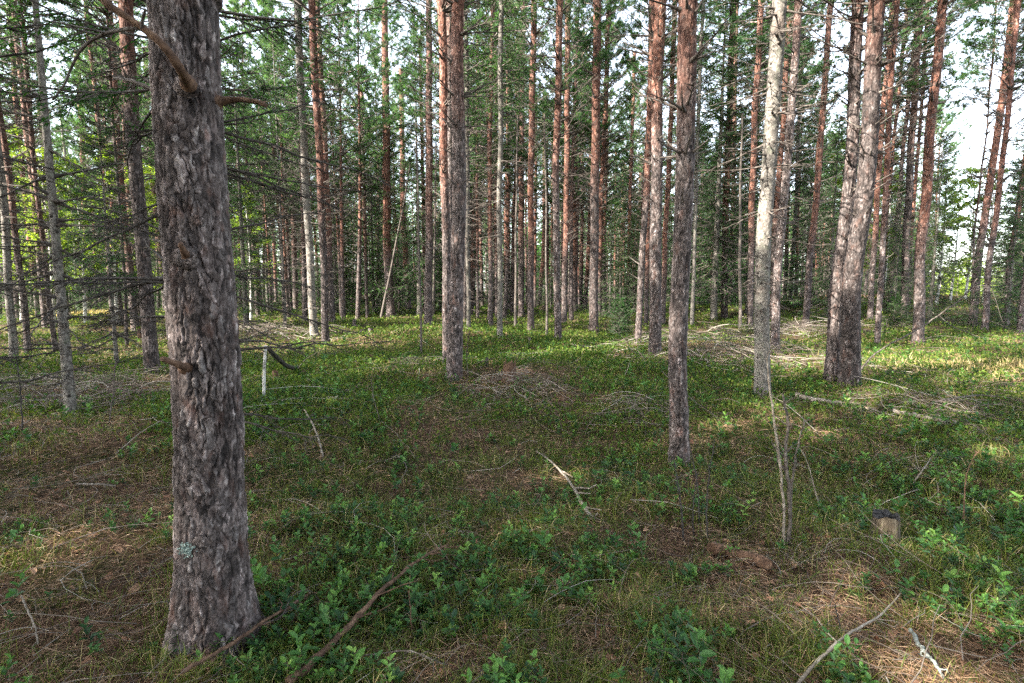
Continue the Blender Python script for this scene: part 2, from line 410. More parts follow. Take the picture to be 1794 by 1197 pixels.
def trunk_mesh(name, axis, rad, top_detail, na, dz, mat_, kind='pine', depth=0.012, pw=0.034, ph=0.10, flare=0.25, seed=1, ztop=None):
    """axis: function z->(x,y) offset (vectorised), rad: function z->radius"""
    zt = ztop
    z = np.concatenate([np.arange(-0.15, top_detail, dz), np.arange(top_detail, zt, max(0.25, dz)), [zt]])
    u = np.arange(na) / na
    U, Z = np.meshgrid(u, z)
    th = U * 2 * math.pi
    r0 = rad(0.5)
    rr = rad(np.maximum(Z, 0))
    fl = 1 + flare * np.exp(-np.maximum(Z, 0) / 0.16) * (0.75 + 0.5 * np.cos(th * 3 + seed) * np.cos(th * 2 - seed * 1.7)) + 0.10 * np.exp(-np.maximum(Z, 0) / 0.6)
    rr = rr * fl * (1 + 0.035 * (wrapn(U, Z * 1.6, 4, seed + 2, 2) - 0.5) * 2)
    hv = np.zeros_like(rr) + 0.6
    if dz < 0.05:
        circ = 2 * math.pi * r0
        k_ = circ / 1.1
        wu = (U + (wrapn(U, Z * 4, 8, seed + 31, 3) - 0.5) * 0.07 + (wrapn(U, Z * 26, 40, seed + 33, 2) - 0.5) * 0.028) % 1.0
        wz = Z + (wrapn(U, Z * 9, 22, seed + 37, 3) - 0.5) * 0.22
        nr_ = max(5, round(circ / pw * 0.85))
        rg = wrapn(wu, wz * 3.2, nr_, seed + 3, 3)
        crack = sstep(0.0, 0.085, np.abs(rg - 0.5))
        n1 = max(6, round(circ / pw))
        F1, F2, ID = cells(wu, wz, n1, ph, circ, seed)
        e = F2 - F1
        G1, G2, ID2 = cells(wu, wz, n1 * 2, ph * 0.32, circ, seed + 50)
        e2 = G2 - G1
        n = wrapn(U, Z * 45, max(8, round(60 * k_)), seed + 70, 3)
        deep = 0.35 + 0.65 * sstep(0.35, 0.6, wrapn(U, Z * 3, 5, seed + 77, 2))
        H = 0.58 * crack * deep + 0.58 * (1 - deep) + 0.62 * (ID - 0.5) * sstep(0.0, 0.10, e) - 0.40 * (1 - sstep(0.02, 0.16, e)) * (.4 + ID) - 0.20 * (1 - sstep(0.0, 0.2, e2)) + 0.34 * (ID2 - 0.5) + 0.42 * (n - 0.5) + 0.12
        hv = np.clip(0.10 + 0.66 * H, 0, 1)
        rr = rr + depth * (H - 0.7)
        kr = np.random.default_rng(seed + 7)
        for q in range(int(top_detail * (0.8 if top_detail < 3.4 else 6))):
            ku, kz, ks = kr.random(), kr.uniform(0.4, top_detail), kr.uniform(.012, .024) * (1 + (depth > .015) * .6)
            du = np.abs(U - ku); du = np.minimum(du, 1 - du) * circ
            e_ = np.exp(-(du ** 2 + ((Z - kz) * .8) ** 2) / (2 * ks * ks))
            rr = rr + e_ * 0.010 - np.exp(-(du ** 2 + (Z - kz) ** 2) / (2 * (ks * .4) ** 2)) * .012; hv = hv * (1 - .85 * e_)
    ax, ay = axis(Z)
    v = np.stack([ax + rr * np.cos(th), ay + rr * np.sin(th), Z], -1).reshape(-1, 3)
    nz = len(z)
    i = np.arange(nz - 1)[:, None] * na; j = np.arange(na)[None]; j2 = (j + 1) % na
    f = np.stack([i + j, i + j2, i + na + j2, i + na + j], -1).reshape(-1, 4)
    mb = MB(); mb.add(v, f, 0, hv.ravel(), True)
    mb.add(v[-na:], [np.arange(na)], 0, None, False)
    return mb

def batch_limbs(n, z0, z1, lmin, lmax, el0, el1, axis, rad, curve=0.25, k=6, sag=0.0, rbase=0.011, az=None, zs=None):
    """n dead or live limbs on a trunk: returns centre lines (n,k,3) and radii"""
    zs = np.sort(rng.uniform(z0, z1, n)) if zs is None else zs
    az = rng.uniform(0, 2 * math.pi, n) if az is None else az
    el = rng.uniform(el0, el1, n)
    t0 = np.clip((zs - z0) / max(z1 - z0, 1e-3), 0, 1)
    L = (lmin + (lmax - lmin) * t0) * rng.uniform(0.35, 1.15, n)
    t = np.linspace(0, 1, k)[None]
    ax, ay = axis(zs); rr = rad(zs)
    h = np.stack([np.cos(az), np.sin(az)], -1)
    side = np.stack([-np.sin(az), np.cos(az)], -1) * rng.normal(0, 0.12, (n, 1))
    d = (L[:, None] * t) * np.cos(el)[:, None]
    zz = zs[:, None] + L[:, None] * (np.sin(el)[:, None] * t + curve * rng.uniform(-0.3, 1.0, (n, 1)) * t ** 2 - sag * t ** 1.5)
    wob = rng.normal(0, 0.018, (n, k)) * L[:, None] * t
    x = ax[:, None] + h[:, :1] * (rr[:, None] * 0.7 + d) + side[:, :1] * L[:, None] * t ** 2 + wob
    y = ay[:, None] + h[:, 1:] * (rr[:, None] * 0.7 + d) + side[:, 1:] * L[:, None] * t ** 2 - wob
    P = np.stack([x, y, zz + np.roll(wob, 1, 1) * (t > 0)], -1)
    r = (rbase * (0.45 + 0.55 * np.clip(L / max(lmax, 0.4), 0, 1.3)))[:, None] * (1 - 0.8 * t) * (1 + 1.3 * np.exp(-t * L[:, None] / 0.035))
    return P, r, L

def side_twigs(P, L, per, f0, f1, lmul, spread=0.9, droop=0.0, k=3, lift=0.1):
    """per limb side twigs; P (n,k,3)"""
    n, kk, _ = P.shape
    s = rng.uniform(f0, f1, (n, per)) * (kk - 1)
    i = np.clip(np.floor(s).astype(int), 0, kk - 2); fr = (s - i)[..., None]
    ar = np.arange(n)[:, None]
    A = P[ar, i] * (1 - fr) + P[ar, i + 1] * fr
    T = nrm(P[ar, i + 1] - P[ar, i])
    S = nrm(np.cross(T, np.array([0, 0, 1.0])))
    sg = np.where(rng.random((n, per, 1)) < 0.5, -1, 1)
    D = nrm(T * rng.uniform(0.35, 1.0, (n, per, 1)) + S * sg * spread * rng.uniform(0.5, 1.2, (n, per, 1)) + np.array([0, 0, 1.0]) * (lift - droop + rng.normal(0, 0.22, (n, per, 1))))
    ln = (L[:, None] * lmul * rng.uniform(0.4, 1.1, (n, per)) * (1.15 - 0.6 * s / (kk - 1)))[..., None]
    t = np.linspace(0, 1, k)[None, None, :, None]
    Q = A[:, :, None] + D[:, :, None] * ln[:, :, None] * t + np.array([0, 0, 1.0]) * (-droop * 0.5 * t ** 2 * ln[:, :, None])
    return Q.reshape(-1, k, 3), ln.reshape(-1), D.reshape(-1, 3)

# ---- crowns (a few of each kind, their mesh data shared by the trees)
def pine_crown(seed, Hc=8.0, W=2.1, dens=1.0):
    global rng
    keep = rng; rng = np.random.default_rng(seed)
    mb = MB(); z = 0.0; zs = []; az = []
    while z < Hc - 0.3:
        nn = rng.integers(3, 6); a0 = rng.uniform(0, 6.28)
        for q in range(nn):
            if rng.random() < 0.2: continue
            zs.append(z + rng.normal(0, 0.04)); az.append(a0 + q * 6.28 / nn + rng.normal(0, 0.25))
        z += rng.uniform(0.34, 0.6)
    zs = np.array(zs); az = np.array(az); n = len(zs); t = np.clip(zs / Hc, 0, 1)
    prof = W * np.clip(0.45 + 1.5 * t, 0, 1) * (1 - t ** 1.8) + 0.28
    L = prof * rng.uniform(0.6, 1.15, n); el = R(8) + R(45) * t + rng.normal(0, 0.12, n)
    k = 6; s = np.linspace(0, 1, k)[None]
    d = L[:, None] * s * np.cos(el)[:, None]
    x = np.cos(az)[:, None] * d + rng.normal(0, 0.02, (n, k)) * L[:, None] * s
    y = np.sin(az)[:, None] * d + rng.normal(0, 0.02, (n, k)) * L[:, None] * s
    zz = zs[:, None] + L[:, None] * (np.sin(el)[:, None] * s + 0.16 * s ** 2)
    P = np.stack([x, y, zz], -1)
    tubes(mb, P, 0.026 * (0.4 + 0.6 * L / W)[:, None] * (1 - 0.85 * s), 4, 0)
    per = int(9 * dens)
    Q, ql, qd = side_twigs(P, L, per, 0.3, 1.0, 0.42, 0.8, 0, 3, 0.22)
    tubes(mb, Q, np.array([0.009, 0.006, 0.003]), 3, 0)
    nt_ = 5
    f = rng.uniform(0.25, 1.05, (len(Q), nt_))[..., None]
    T = (Q[:, None, 0] * (1 - f) + Q[:, None, 2] * f).reshape(-1, 3); TD = np.repeat(qd, nt_, 0)
    T = T + rng.normal(0, 0.035, T.shape)
    tip = P[:, -1]; T = np.concatenate([T, tip]); TD = np.concatenate([TD, nrm(P[:, -1] - P[:, -2])])
    nb = 11
    B = np.repeat(T, nb, 0); BD = np.repeat(TD, nb, 0) * 0.75 + np.array([0, 0, 0.25]) + rng.normal(0, 0.62, (len(B), 3))
    vv = np.repeat(np.clip(rng.normal(0.45, 0.2, len(T)), 0, 1), nb)
    needles(mb, B, BD, rng.uniform(0.08, 0.14, len(B)), rng.uniform(0.012, 0.020, len(B)), 1, vv)
    rng = keep
    return mb.mesh('pine_crown', [M['bark'], M['pine']])

def spruce_crown(seed, H, z0, slope=0.17, lmin=0.25, fine=1.0, sparse=0.0, droop=0.35, nl=5, gap=0.3):
    """spruce foliage from z0 to the tip H, origin at the foot of the tree"""
    global rng
    keep = rng; rng = np.random.default_rng(seed)
    mb = MB(); z = z0; zs = []; az = []
    while z < H - 0.1:
        nn = rng.integers(nl - 1, nl + 2); a0 = rng.uniform(0, 6.28)
        for q in range(nn):
            if rng.random() < sparse: continue
            zs.append(z + rng.normal(0, 0.06)); az.append(a0 + q * 6.28 / nn + rng.normal(0, 0.3))
        z += gap * rng.uniform(0.75, 1.3) * (1.0 - 0.45 * z / H)
    zs = np.array(zs); az = np.array(az); n = len(zs)
    L = ((H - zs) * slope + lmin) * rng.uniform(0.6, 1.2, n); L = np.minimum(L, 2.4)
    up = zs / H
    k = 7; s = np.linspace(0, 1, k)[None]
    d = L[:, None] * s
    x = np.cos(az)[:, None] * d + rng.normal(0, 0.015, (n, k)) * d
    y = np.sin(az)[:, None] * d + rng.normal(0, 0.015, (n, k)) * d
    e0 = -droop * (1 - up) + 0.55 * up ** 2 + rng.normal(0, 0.08, n)
    zz = zs[:, None] + L[:, None] * (e0[:, None] * s + (-0.22 * s + 0.36 * s ** 2.4) * (1 - 0.5 * up)[:, None])
    P = np.stack([x, y, zz], -1)
    tubes(mb, P, 0.016 * (0.4 + 0.6 * L / L.max())[:, None] * (1 - 0.85 * s), 4, 0)
    per = int(17 * fine ** .7)
    Q, ql, qd = side_twigs(P, L, per, 0.12, 1.0, 0.36, 0.8, 0.28, 3, 0.0)
    tubes(mb, Q, np.array([0.005, 0.004, 0.002]), 3, 0)
    # needles along side twigs and limb ends
    st = 0.036 / fine
    nn = np.maximum((ql / st).astype(int), 2); idx = np.repeat(np.arange(len(Q)), nn)
    f = rng.random(len(idx))[:, None]
    A = Q[idx, 0] * (1 - f) + Q[idx, 2] * f; A = A + rng.normal(0, 0.012, A.shape)
    D = qd[idx]; sd = nrm(np.cross(D, np.array([0, 0, 1.0]))) * np.where(rng.random(len(idx)) < 0.5, -1, 1)[:, None]
    tw = np.clip(rng.normal(0.42, 0.2, len(Q)), 0, 1)[idx]
    DD = D * 0.75 + sd * 0.6 + np.array([0, 0, -0.22]) + rng.normal(0, 0.22, D.shape)
    needles(mb, A, DD, rng.uniform(0.045, 0.085, len(A)) / fine ** 0.6, rng.uniform(0.016, 0.026, len(A)) / fine ** 0.9, 1, tw)
    nt_ = int(16 * fine); f = rng.uniform(0.25, 1.0, (n, nt_)) * (k - 1); i = np.clip(f.astype(int), 0, k - 2); fr = (f - i)[..., None]
    ar = np.arange(n)[:, None]; A = (P[ar, i] * (1 - fr) + P[ar, i + 1] * fr).reshape(-1, 3); T = nrm(P[ar, i + 1] - P[ar, i]).reshape(-1, 3)
    DD = T + rng.normal(0, 0.55, T.shape) + np.array([0, 0, -0.1])
    needles(mb, A, DD, rng.uniform(0.05, 0.09, len(A)) / fine ** 0.6, rng.uniform(0.013, 0.020, len(A)) / fine ** 0.7, 1, np.clip(rng.normal(0.5, 0.2, len(A)), 0, 1))
    rng = keep
    return mb.mesh('spruce_crown', [M['dead'], M['spruce']])

def birch_crown(seed, H, z0, W):
    global rng
    keep = rng; rng = np.random.default_rng(seed)
    mb = MB(); n = int(34 * (H - z0) / 5)
    P, r, L = batch_limbs(n, z0, H - 0.3, W, W * 0.35, R(15), R(60), lambda z: (z * 0, z * 0), lambda z: z * 0 + 0.02, 0.1, 6, 0.0, 0.018)
    tubes(mb, P, r, 4, 0)
    Q, ql, qd = side_twigs(P, L, 9, 0.25, 1.0, 0.45, 0.8, 0.1)
    tubes(mb, Q, np.array([0.006, 0.004, 0.002]), 3, 0)
    nn = 14; f = rng.uniform(0.1, 1.1, (len(Q), nn))[..., None]
    A = (Q[:, None, 0] * (1 - f) + Q[:, None, 2] * f).reshape(-1, 3) + rng.normal(0, 0.05, (len(Q) * nn, 3))
    D = np.repeat(qd, nn, 0) * 0.4 + rng.normal(0, 0.6, A.shape) + np.array([0, 0, -0.3])
    needles(mb, A, D, rng.uniform(0.05, 0.09, len(A)), rng.uniform(0.035, 0.055, len(A)), 1, np.clip(rng.normal(0.5, 0.22, len(A)), 0, 1))
    rng = keep
    return mb.mesh('birch_crown', [M['dead'], M['birch']])

PINE_CROWNS = [pine_crown(100 + i, Hc, W, d) for i, (Hc, W, d) in enumerate([(8, 2.3, 1.3), (7.2, 2.5, 1.4), (9, 2.1, 1.2), (7.6, 2.0, 1.5), (8.4, 2.6, 1.2)])]
SPRUCES = {}
def spruce_mesh(H, z0, var=0, **kw):
    key = (round(H, 1), round(z0, 1), var)
    if key not in SPRUCES: SPRUCES[key] = spruce_crown(hash(key) % 9973 if False else int(H * 10 + z0 * 100 + var * 7), H, z0, **kw)
    return SPRUCES[key]

PINES = 'pines of the wood'
LANDX = []

def make_axis(base, pts, H):
    """pts: pixels from the foot upward; returns axis(z) in coordinates local to the foot, in the upright plane through the foot"""
    Y = base[1]
    w = [np.array([0.0, 0.0])]
    for (px, py) in pts[1:]:
        p = onplane(px, py, Y); w.append(np.array([p[0] - base[0], p[2] - base[2]]))
    if len(w) < 2: w.append(np.array([0.0, 2.0]))
    xs = np.array([a[0] for a in w]); zs = np.array([a[1] for a in w])
    sl = (xs[-1] - xs[-2]) / max(zs[-1] - zs[-2], 1e-3)
    extra = max(H - zs[-1], 0.0)
    zz = list(zs); xx = list(xs)
    for q in (0.25, 0.5, 0.75, 1.0):
        if extra > 0.5:
            zz.append(zs[-1] + extra * q); xx.append(xs[-1] + sl * extra * (q - 0.35 * q * q))
    zz = np.array([-1.0] + zz); xx = np.array([-(xs[1] - xs[0]) / max(zs[1] - zs[0], 1e-3)] + xx)
    s1, s2, s3 = rng.uniform(0, 6.28, 3)
    def axis(z):
        z = np.asarray(z, float)
        x = np.interp(z, zz, xx)
        # round the corners off a little and add a natural sway towards and away from the viewer
        x = (x + np.interp(z - 0.25, zz, xx) + np.interp(z + 0.25, zz, xx)) / 3 + 0.012 * np.sin(z * 1.7 + s1) * np.clip(z, 0, 1)
        y = 0.05 * np.sin(z * 0.35 + s2) * np.clip(z / 4, 0, 1) + 0.012 * np.sin(z * 1.9 + s3) * np.clip(z, 0, 1)
        return x, y
    return axis, zs[-1]

def add_limbs(parent, P, r, sides, Q, per, qr, idx):
    """every limb a part of its own, its twigs with it"""
    for i in range(len(P)):
        mb = MB(); tubes(mb, P[i], r[i], sides)
        if i in idx:
            j = idx[i]; tubes(mb, Q[j * per:(j + 1) * per], qr, 3)
        obj('dead_limb', mb.mesh('dead_limb', M['dead']), parent)

def deadwood(axis, rad, kind, zlo, zhi, big, near, parent=None):
    mb = MB()
    if kind == 'p':
        n = int(rng.uniform(9, 13) * (zhi - zlo))
        zs = np.sort(np.round(rng.uniform(zlo, zhi, n) / 0.42) * 0.42 + rng.normal(0, 0.03, n)); zs = np.clip(zs, zlo, zhi)
        P, r, L = batch_limbs(n, zlo, zhi, 0.16, 2.1, R(2), R(42), axis, rad, 0.22, 8, 0.0, 0.020 * big, zs=zs)
        tubes(mb, P, r, 4 if not near else 6)
        lg = L > 0.45
        if lg.any():
            Q, ql, _ = side_twigs(P[lg], L[lg], 6, 0.25, 1.0, 0.38, 0.8, 0.0)
            if parent is not None:
                ii = np.flatnonzero(lg); add_limbs(parent, P, r, 6, Q, 6, np.array([0.0075, 0.0055, 0.0025]) * big, {int(a): b for b, a in enumerate(ii)}); return None
            tubes(mb, Q, np.array([0.0075, 0.0055, 0.0025]) * big, 3)
    else:
        n = int(14 * (zhi - zlo))
        zs = np.sort(np.round(rng.uniform(zlo, zhi, n) / 0.33) * 0.33 + rng.normal(0, 0.05, n)); zs = np.clip(zs, zlo, zhi)
        P, r, L = batch_limbs(n, zlo, zhi, 0.5, 1.4, R(-22), R(8), axis, rad, 0.12, 8, 0.05, 0.0125 * big, zs=zs)
        tubes(mb, P, r, 4)
        Q, ql, _ = side_twigs(P, L, 7, 0.15, 1.0, 0.36, 0.8, 0.12)
        if parent is not None:
            add_limbs(parent, P, r, 5, Q, 7, np.array([0.0055, 0.004, 0.002]) * big, {a: a for a in range(len(P))}); return None
        tubes(mb, Q, np.array([0.0055, 0.004, 0.002]) * big, 3)
    return mb

# kind | pixels from the foot up | width low | width high | orange onset m, value, orange strength | label
TREES = """
p|375,1122;362,600;341,300;327,0|122|106|9,.43,.5|massive grey pine with deeply cracked bark in the near left foreground
s|25,635;8,400;-20,0|16|13|0,.42,0|grey green spruce trunk at the very left edge of the photo
p|50,622;26,400;3,200;-20,0|13|11|1.6,.45,.7|leaning reddish pine second from the left edge
p|98,618;72,400;58,300;33,0|10|9|1.2,.45,.6|thin leaning pine, nearest of the five at the far left
p|80,575;63,400;42,200;25,0|12|10|2,.6,.7|pale sunlit pine just left behind the thin leaning one
p|68,558;48,400;32,200;15,0|10|9|1,.58,1|orange sunlit pine behind the reddish one at far left
p|108,540;92,400;70,200;50,0|9|8|1,.5,1|small orange pine half hidden at the left of the sunny hummock
s|136,548;129,400;115,280|7|5|0,.55,0|bare grey dead spruce pole left of the sunny hummock
p|158,545;150,400;141,200;130,0|10|9|1,.58,1|pale orange pine rising right behind the sunny hummock
p|216,570;194,400;181,300;158,100;149,0|8|8|1,.5,1|slender curved red pine right of the sunny hummock
p|223,608;213,400;201,300;185,0|6|5|5,.35,.5|very thin dark pole between the slender red pine and its thicker neighbour
p|238,580;220,400;211,300;198,100;190,0|15|11|1.5,.5,1|reddish pine just left of the thick dark red-topped one
p|267,655;250,400;240,300;228,100;223,0|26|24|3.6,.36,1|thick dark pine with red upper trunk left of the massive grey one
p|290,545;276,400;261,260;250,0|9|8|2,.55,.7|pale narrow pine close against the left side of the massive pine
p|422,540;418,400;412,0|5|5|3,.5,.8|very thin pine just clear of the massive pine's right side
s|441,545;436,400;425,0|6|5|0,.35,0|thin dark spruce pole, second right of the massive pine
p|455,540;446,400;436,300;422,0|12|9|1.6,.5,1|reddish pine, first sturdy one right of the massive pine
s|470,550;464,400;455,0|6|5|0,.35,0|thin dark pole right beside the first sturdy reddish pine
p|484,528;479,400;465,0|6|6|1,.55,1|pinkish small pine behind the dead twig screen
p|518,545;514,370;510,200;500,0|10|9|3,.55,.5|pale grey pine standing left of the lichen covered spruce
s|551,593;538,370;533,300;520,0|14|12|0,.42,0|lichen covered grey spruce left of two dark red pines
p|571,606;563,370;560,300;546,0|13|12|2.6,.4,1|dark red pine, front one of the close pair
p|582,567;574,370;571,300;556,0|11|9|1.6,.42,1|red pine, rear one of the close pair
s|606,540;598,370;588,0|6|6|0,.32,0|dark thin spruce stem left of the pale snag
d|616,543;621,370;625,300|4|3|0,.75,0|bare pale snag standing alone right of the dark pines
p|642,536;639,370;637,300;630,0|7|7|1.2,.45,1|small reddish pine right of the bare pale snag
d|667,561;683,480;705,370;720,285|5|3|0,.25,0|dark dead sapling leaning right across the grey pine trunk
p|685,555;679,450;677,250;673,0|16|11|2.4,.48,1|grey based pine behind the leaning dark sapling
p|716,543;706,370;704,200;700,0|10|8|1.5,.5,1|pine with light bare knots right of the leaning dark sapling
d|738,622;735,480;733,380;728,250|4|3|0,.45,0|thin grey sapling standing before the front twin pines
p|744,552;742,370;738,200;735,0|6|6|1,.45,1|thin red pine touching the left side of a sturdier grey one
p|750,570;752,370;752,200;752,0|14|10|3,.52,.6|sturdy pale sided pine left of the tall red pair
d|759,556;762,400;764,250|5|4|0,.5,0|slim pale stem close right of the sturdy pale sided pine
p|784,640;780,370;778,300;776,100;773,0|15|13|2.0,.5,1|tall red pine, left one of the central pair
p|795,664;800,560;804,370;803,200;803,0|26|20|3.2,.52,1|tallest looking central pine, grey below and bright red above
p|791,592;789,370;788,100;786,0|11|10|6,.5,.5|flaky grey pine peeping out between the central red pair
s|821,578;819,370;818,150;815,0|7|7|0,.26,0|blackish spruce stem right against the central pair
p|829,540;832,370;833,200;834,0|7|6|1.5,.45,1|first small reddish pine right of the blackish spruce stem
p|837,560;836,370;836,200;838,0|5|4|2,.48,.8|very thin pine between two small reddish ones
p|845,538;841,370;842,200;843,0|6|6|2,.5,.8|pale slim pine bending left at the foot
p|860,572;858,370;858,250;862,100;863,0|8|7|2,.45,1|straight reddish brown pine left of the dark lichen trunk
s|876,594;875,370;877,200;878,0|9|8|0,.36,0|dark lichen trunk with many short twigs, left of centre
p|870,556;869,370;869,0|5|5|2,.45,.7|thin pine half behind the dark lichen trunk
p|886,546;887,370;890,250;896,0|8|7|1,.45,1|red pine immediately right of the dark lichen trunk
p|898,552;901,370;905,300;908,0|9|7|2.4,.55,.7|pale footed pine left of a thin pole
d|903,573;904,400;907,200|5|4|0,.42,0|thin knobbly pole in front of the pale footed pine
p|913,556;913,370;914,200;917,0|11|9|3.2,.52,.7|pale grey pine at the centre of the photo
p|930,582;930,370;930,300;933,150;936,0|11|10|1.8,.4,1|dark red pine right of the central pale grey one
p|937,542;938,400;940,0|5|5|1,.42,1|little red pine hidden behind the dark red one
p|944,537;952,450;954,400;954,0|8|7|1,.42,1|pine whose foot curves out to the left, near the centre
d|958,590;957,370;954,200|4|4|0,.4,0|spindly pole left of the straight light grey pine
p|966,534;967,400;969,0|4|4|1,.48,1|thread thin red pine left of the straight light grey pine
p|978,598;974,370;974,300;979,100;981,0|12|11|3.6,.52,.9|straight light grey pine right of the spindly pole
p|988,570;992,370;993,300;994,100;996,0|10|9|1.8,.42,1|reddish brown pine close right of the straight light grey one
p|984,534;986,400;990,0|5|5|3,.6,.6|pale pine sandwiched behind the light grey and reddish brown ones
p|1006,546;1007,370;1010,100;1012,0|8|7|1.6,.45,1|evenly thin red pine midway to the dark purple trunk
p|1018,545;1020,370;1022,0|6|5|2,.45,.8|small pine left of the one leaning right
p|1024,546;1031,450;1034,370;1042,0|8|7|1,.5,1|orange pine leaning right behind the dark purple trunk
p|1040,583;1042,370;1044,200;1046,0|16|13|4.5,.36,1|dark purple brown pine, thickest right of the centre
p|1049,556;1052,370;1061,200;1066,0|9|8|1,.42,1|bright red pine just right behind the dark purple trunk
p|1077,530;1078,370;1082,0|4|4|1,.5,1|hair thin pine before the dark young spruce
p|1086,528;1090,370;1098,0|5|5|3,.45,1|left one of two thin pines behind the young spruce
p|1092,528;1094,370;1103,0|4|4|1,.52,1|right one of two thin pines behind the young spruce
p|1100,550;1103,370;1107,250;1115,0|6|6|1,.52,1|clean orange pine right behind the young spruce
p|1110,530;1113,450;1120,370;1128,150;1134,0|6|6|3,.55,.8|pale pine leaning right beyond the young spruce
p|1117,605;1125,450;1130,370;1137,200;1145,0|11|10|2.6,.46,1|grey pine leaning right, left of the thick straight one
p|1132,567;1136,370;1140,0|8|7|1,.4,1|red pine hidden between the leaning grey and thick straight pines
p|1147,624;1149,500;1151,300;1152,200;1157,0|21|19|3.6,.5,1|thick straight pine with red top left of the flaky orange one
p|1161,567;1164,480;1168,370;1172,300;1182,0|9|8|1,.46,1|red pine seen in the gap left of the flaky orange one
p|1190,815;1190,600;1195,370;1200,200;1206,0|32|31|2.35,.46,1|flaky pine, grey below and sunlit orange above, right of centre
s|1212,570;1219,370;1227,100;1232,0|7|6|0,.34,0|dark greenish pole right behind the flaky orange pine
p|1224,530;1229,370;1236,0|4|4|4,.6,.5|pale faraway stem right of the dark greenish pole
p|1236,524;1245,440;1250,370;1262,0|5|5|1,.55,1|pinkish faraway pine tilted right in front of the big dark spruce
p|1269,558;1271,370;1276,250;1286,0|12|10|2.6,.36,1|dark footed pine standing before the big dark spruce
p|1279,536;1283,370;1292,0|8|7|2,.46,.8|dull pine just right of the dark footed one
d|1297,576;1297,370;1300,200|6|5|0,.42,0|slim twiggy dead pole left of the light grey spruce
p|1314,575;1316,370;1323,200;1336,0|11|10|2.2,.48,1|rosy pine just left of the light grey spruce
s|1335,694;1336,600;1338,400;1348,250;1358,100;1364,0|27|24|0,.41,0|big light grey spruce with smooth dotted bark
p|1357,614;1362,500;1370,370;1382,250;1397,0|15|13|6,.66,.8|pale pink flaky pine right behind the light grey spruce
p|1352,562;1360,370;1369,250;1384,0|10|9|3,.34,1|dark red pine squeezed between the grey spruce and flaky pink pine
p|1375,532;1380,370;1390,0|7|6|1.5,.46,1|reddish pine, first thin one right of the flaky pink pine
s|1384,532;1393,370;1400,200;1410,0|7|6|0,.38,0|dark spruce stem, second thin one right of the flaky pink pine
p|1411,576;1418,450;1427,370;1437,250;1457,0|12|10|2.2,.38,1|dark red pine midway between the grey spruce and the twin pines
p|1421,542;1430,370;1444,150|6|5|4,.6,.4|pale short stem right behind the midway dark red pine
p|1455,668;1466,500;1480,370;1489,250;1504,0|24|21|4.2,.44,1|left trunk of the joined twin pines
p|1488,674;1493,500;1509,370;1517,250;1535,0|36|27|3.6,.30,1|thicker right trunk of the joined twin pines
p|1524,560;1533,400;1541,250;1566,0|11|9|2,.42,1|brown pine first to the right of the twin pines
p|1537,610;1544,450;1549,370;1552,250;1572,0|11|9|2.6,.44,1|slim pine with its foot in the green moss right of the twins
p|1546,536;1555,370;1566,250;1580,100|7|6|1,.56,1|orange pine showing behind the slim mossy footed one
p|1557,536;1564,450;1573,370;1590,200|9|7|6,.58,.6|pale flaky pine leaning right beyond the orange one
p|1583,552;1587,450;1592,370;1598,250;1606,100|15|12|6,.42,.6|grey pine with forked limbs left of the smooth red one
p|1592,536;1600,370;1609,250;1625,0|7|6|2,.48,1|small red pine half behind the forked grey one
p|1608,602;1613,450;1620,370;1627,250;1640,100;1650,0|21|16|1.7,.44,1|smooth red pine left of the bright gap in the wood
p|1701,536;1709,400;1727,250;1734,150|5|3|3,.4,.8|thin tilted pole in the bright gap at the right
p|1703,572;1716,450;1727,370;1744,250;1775,0|15|13|2.8,.46,1|leaning purple brown pine right of the bright gap
p|1725,582;1733,450;1743,370;1759,250;1786,0|12|10|2.2,.48,1|thinner leaning red pine right beside the purple brown one
p|1763,572;1768,450;1781,370;1800,250;1840,0|11|9|2,.44,1|red pine tilted out through the right edge of the photo
p|1787,585;1795,500;1830,250;1870,0|13|11|2,.46,1|pine foot at the extreme right edge of the photo
"""
DETAIL = {}   # big ones with modelled bark: index -> settings
TREEPOS = []

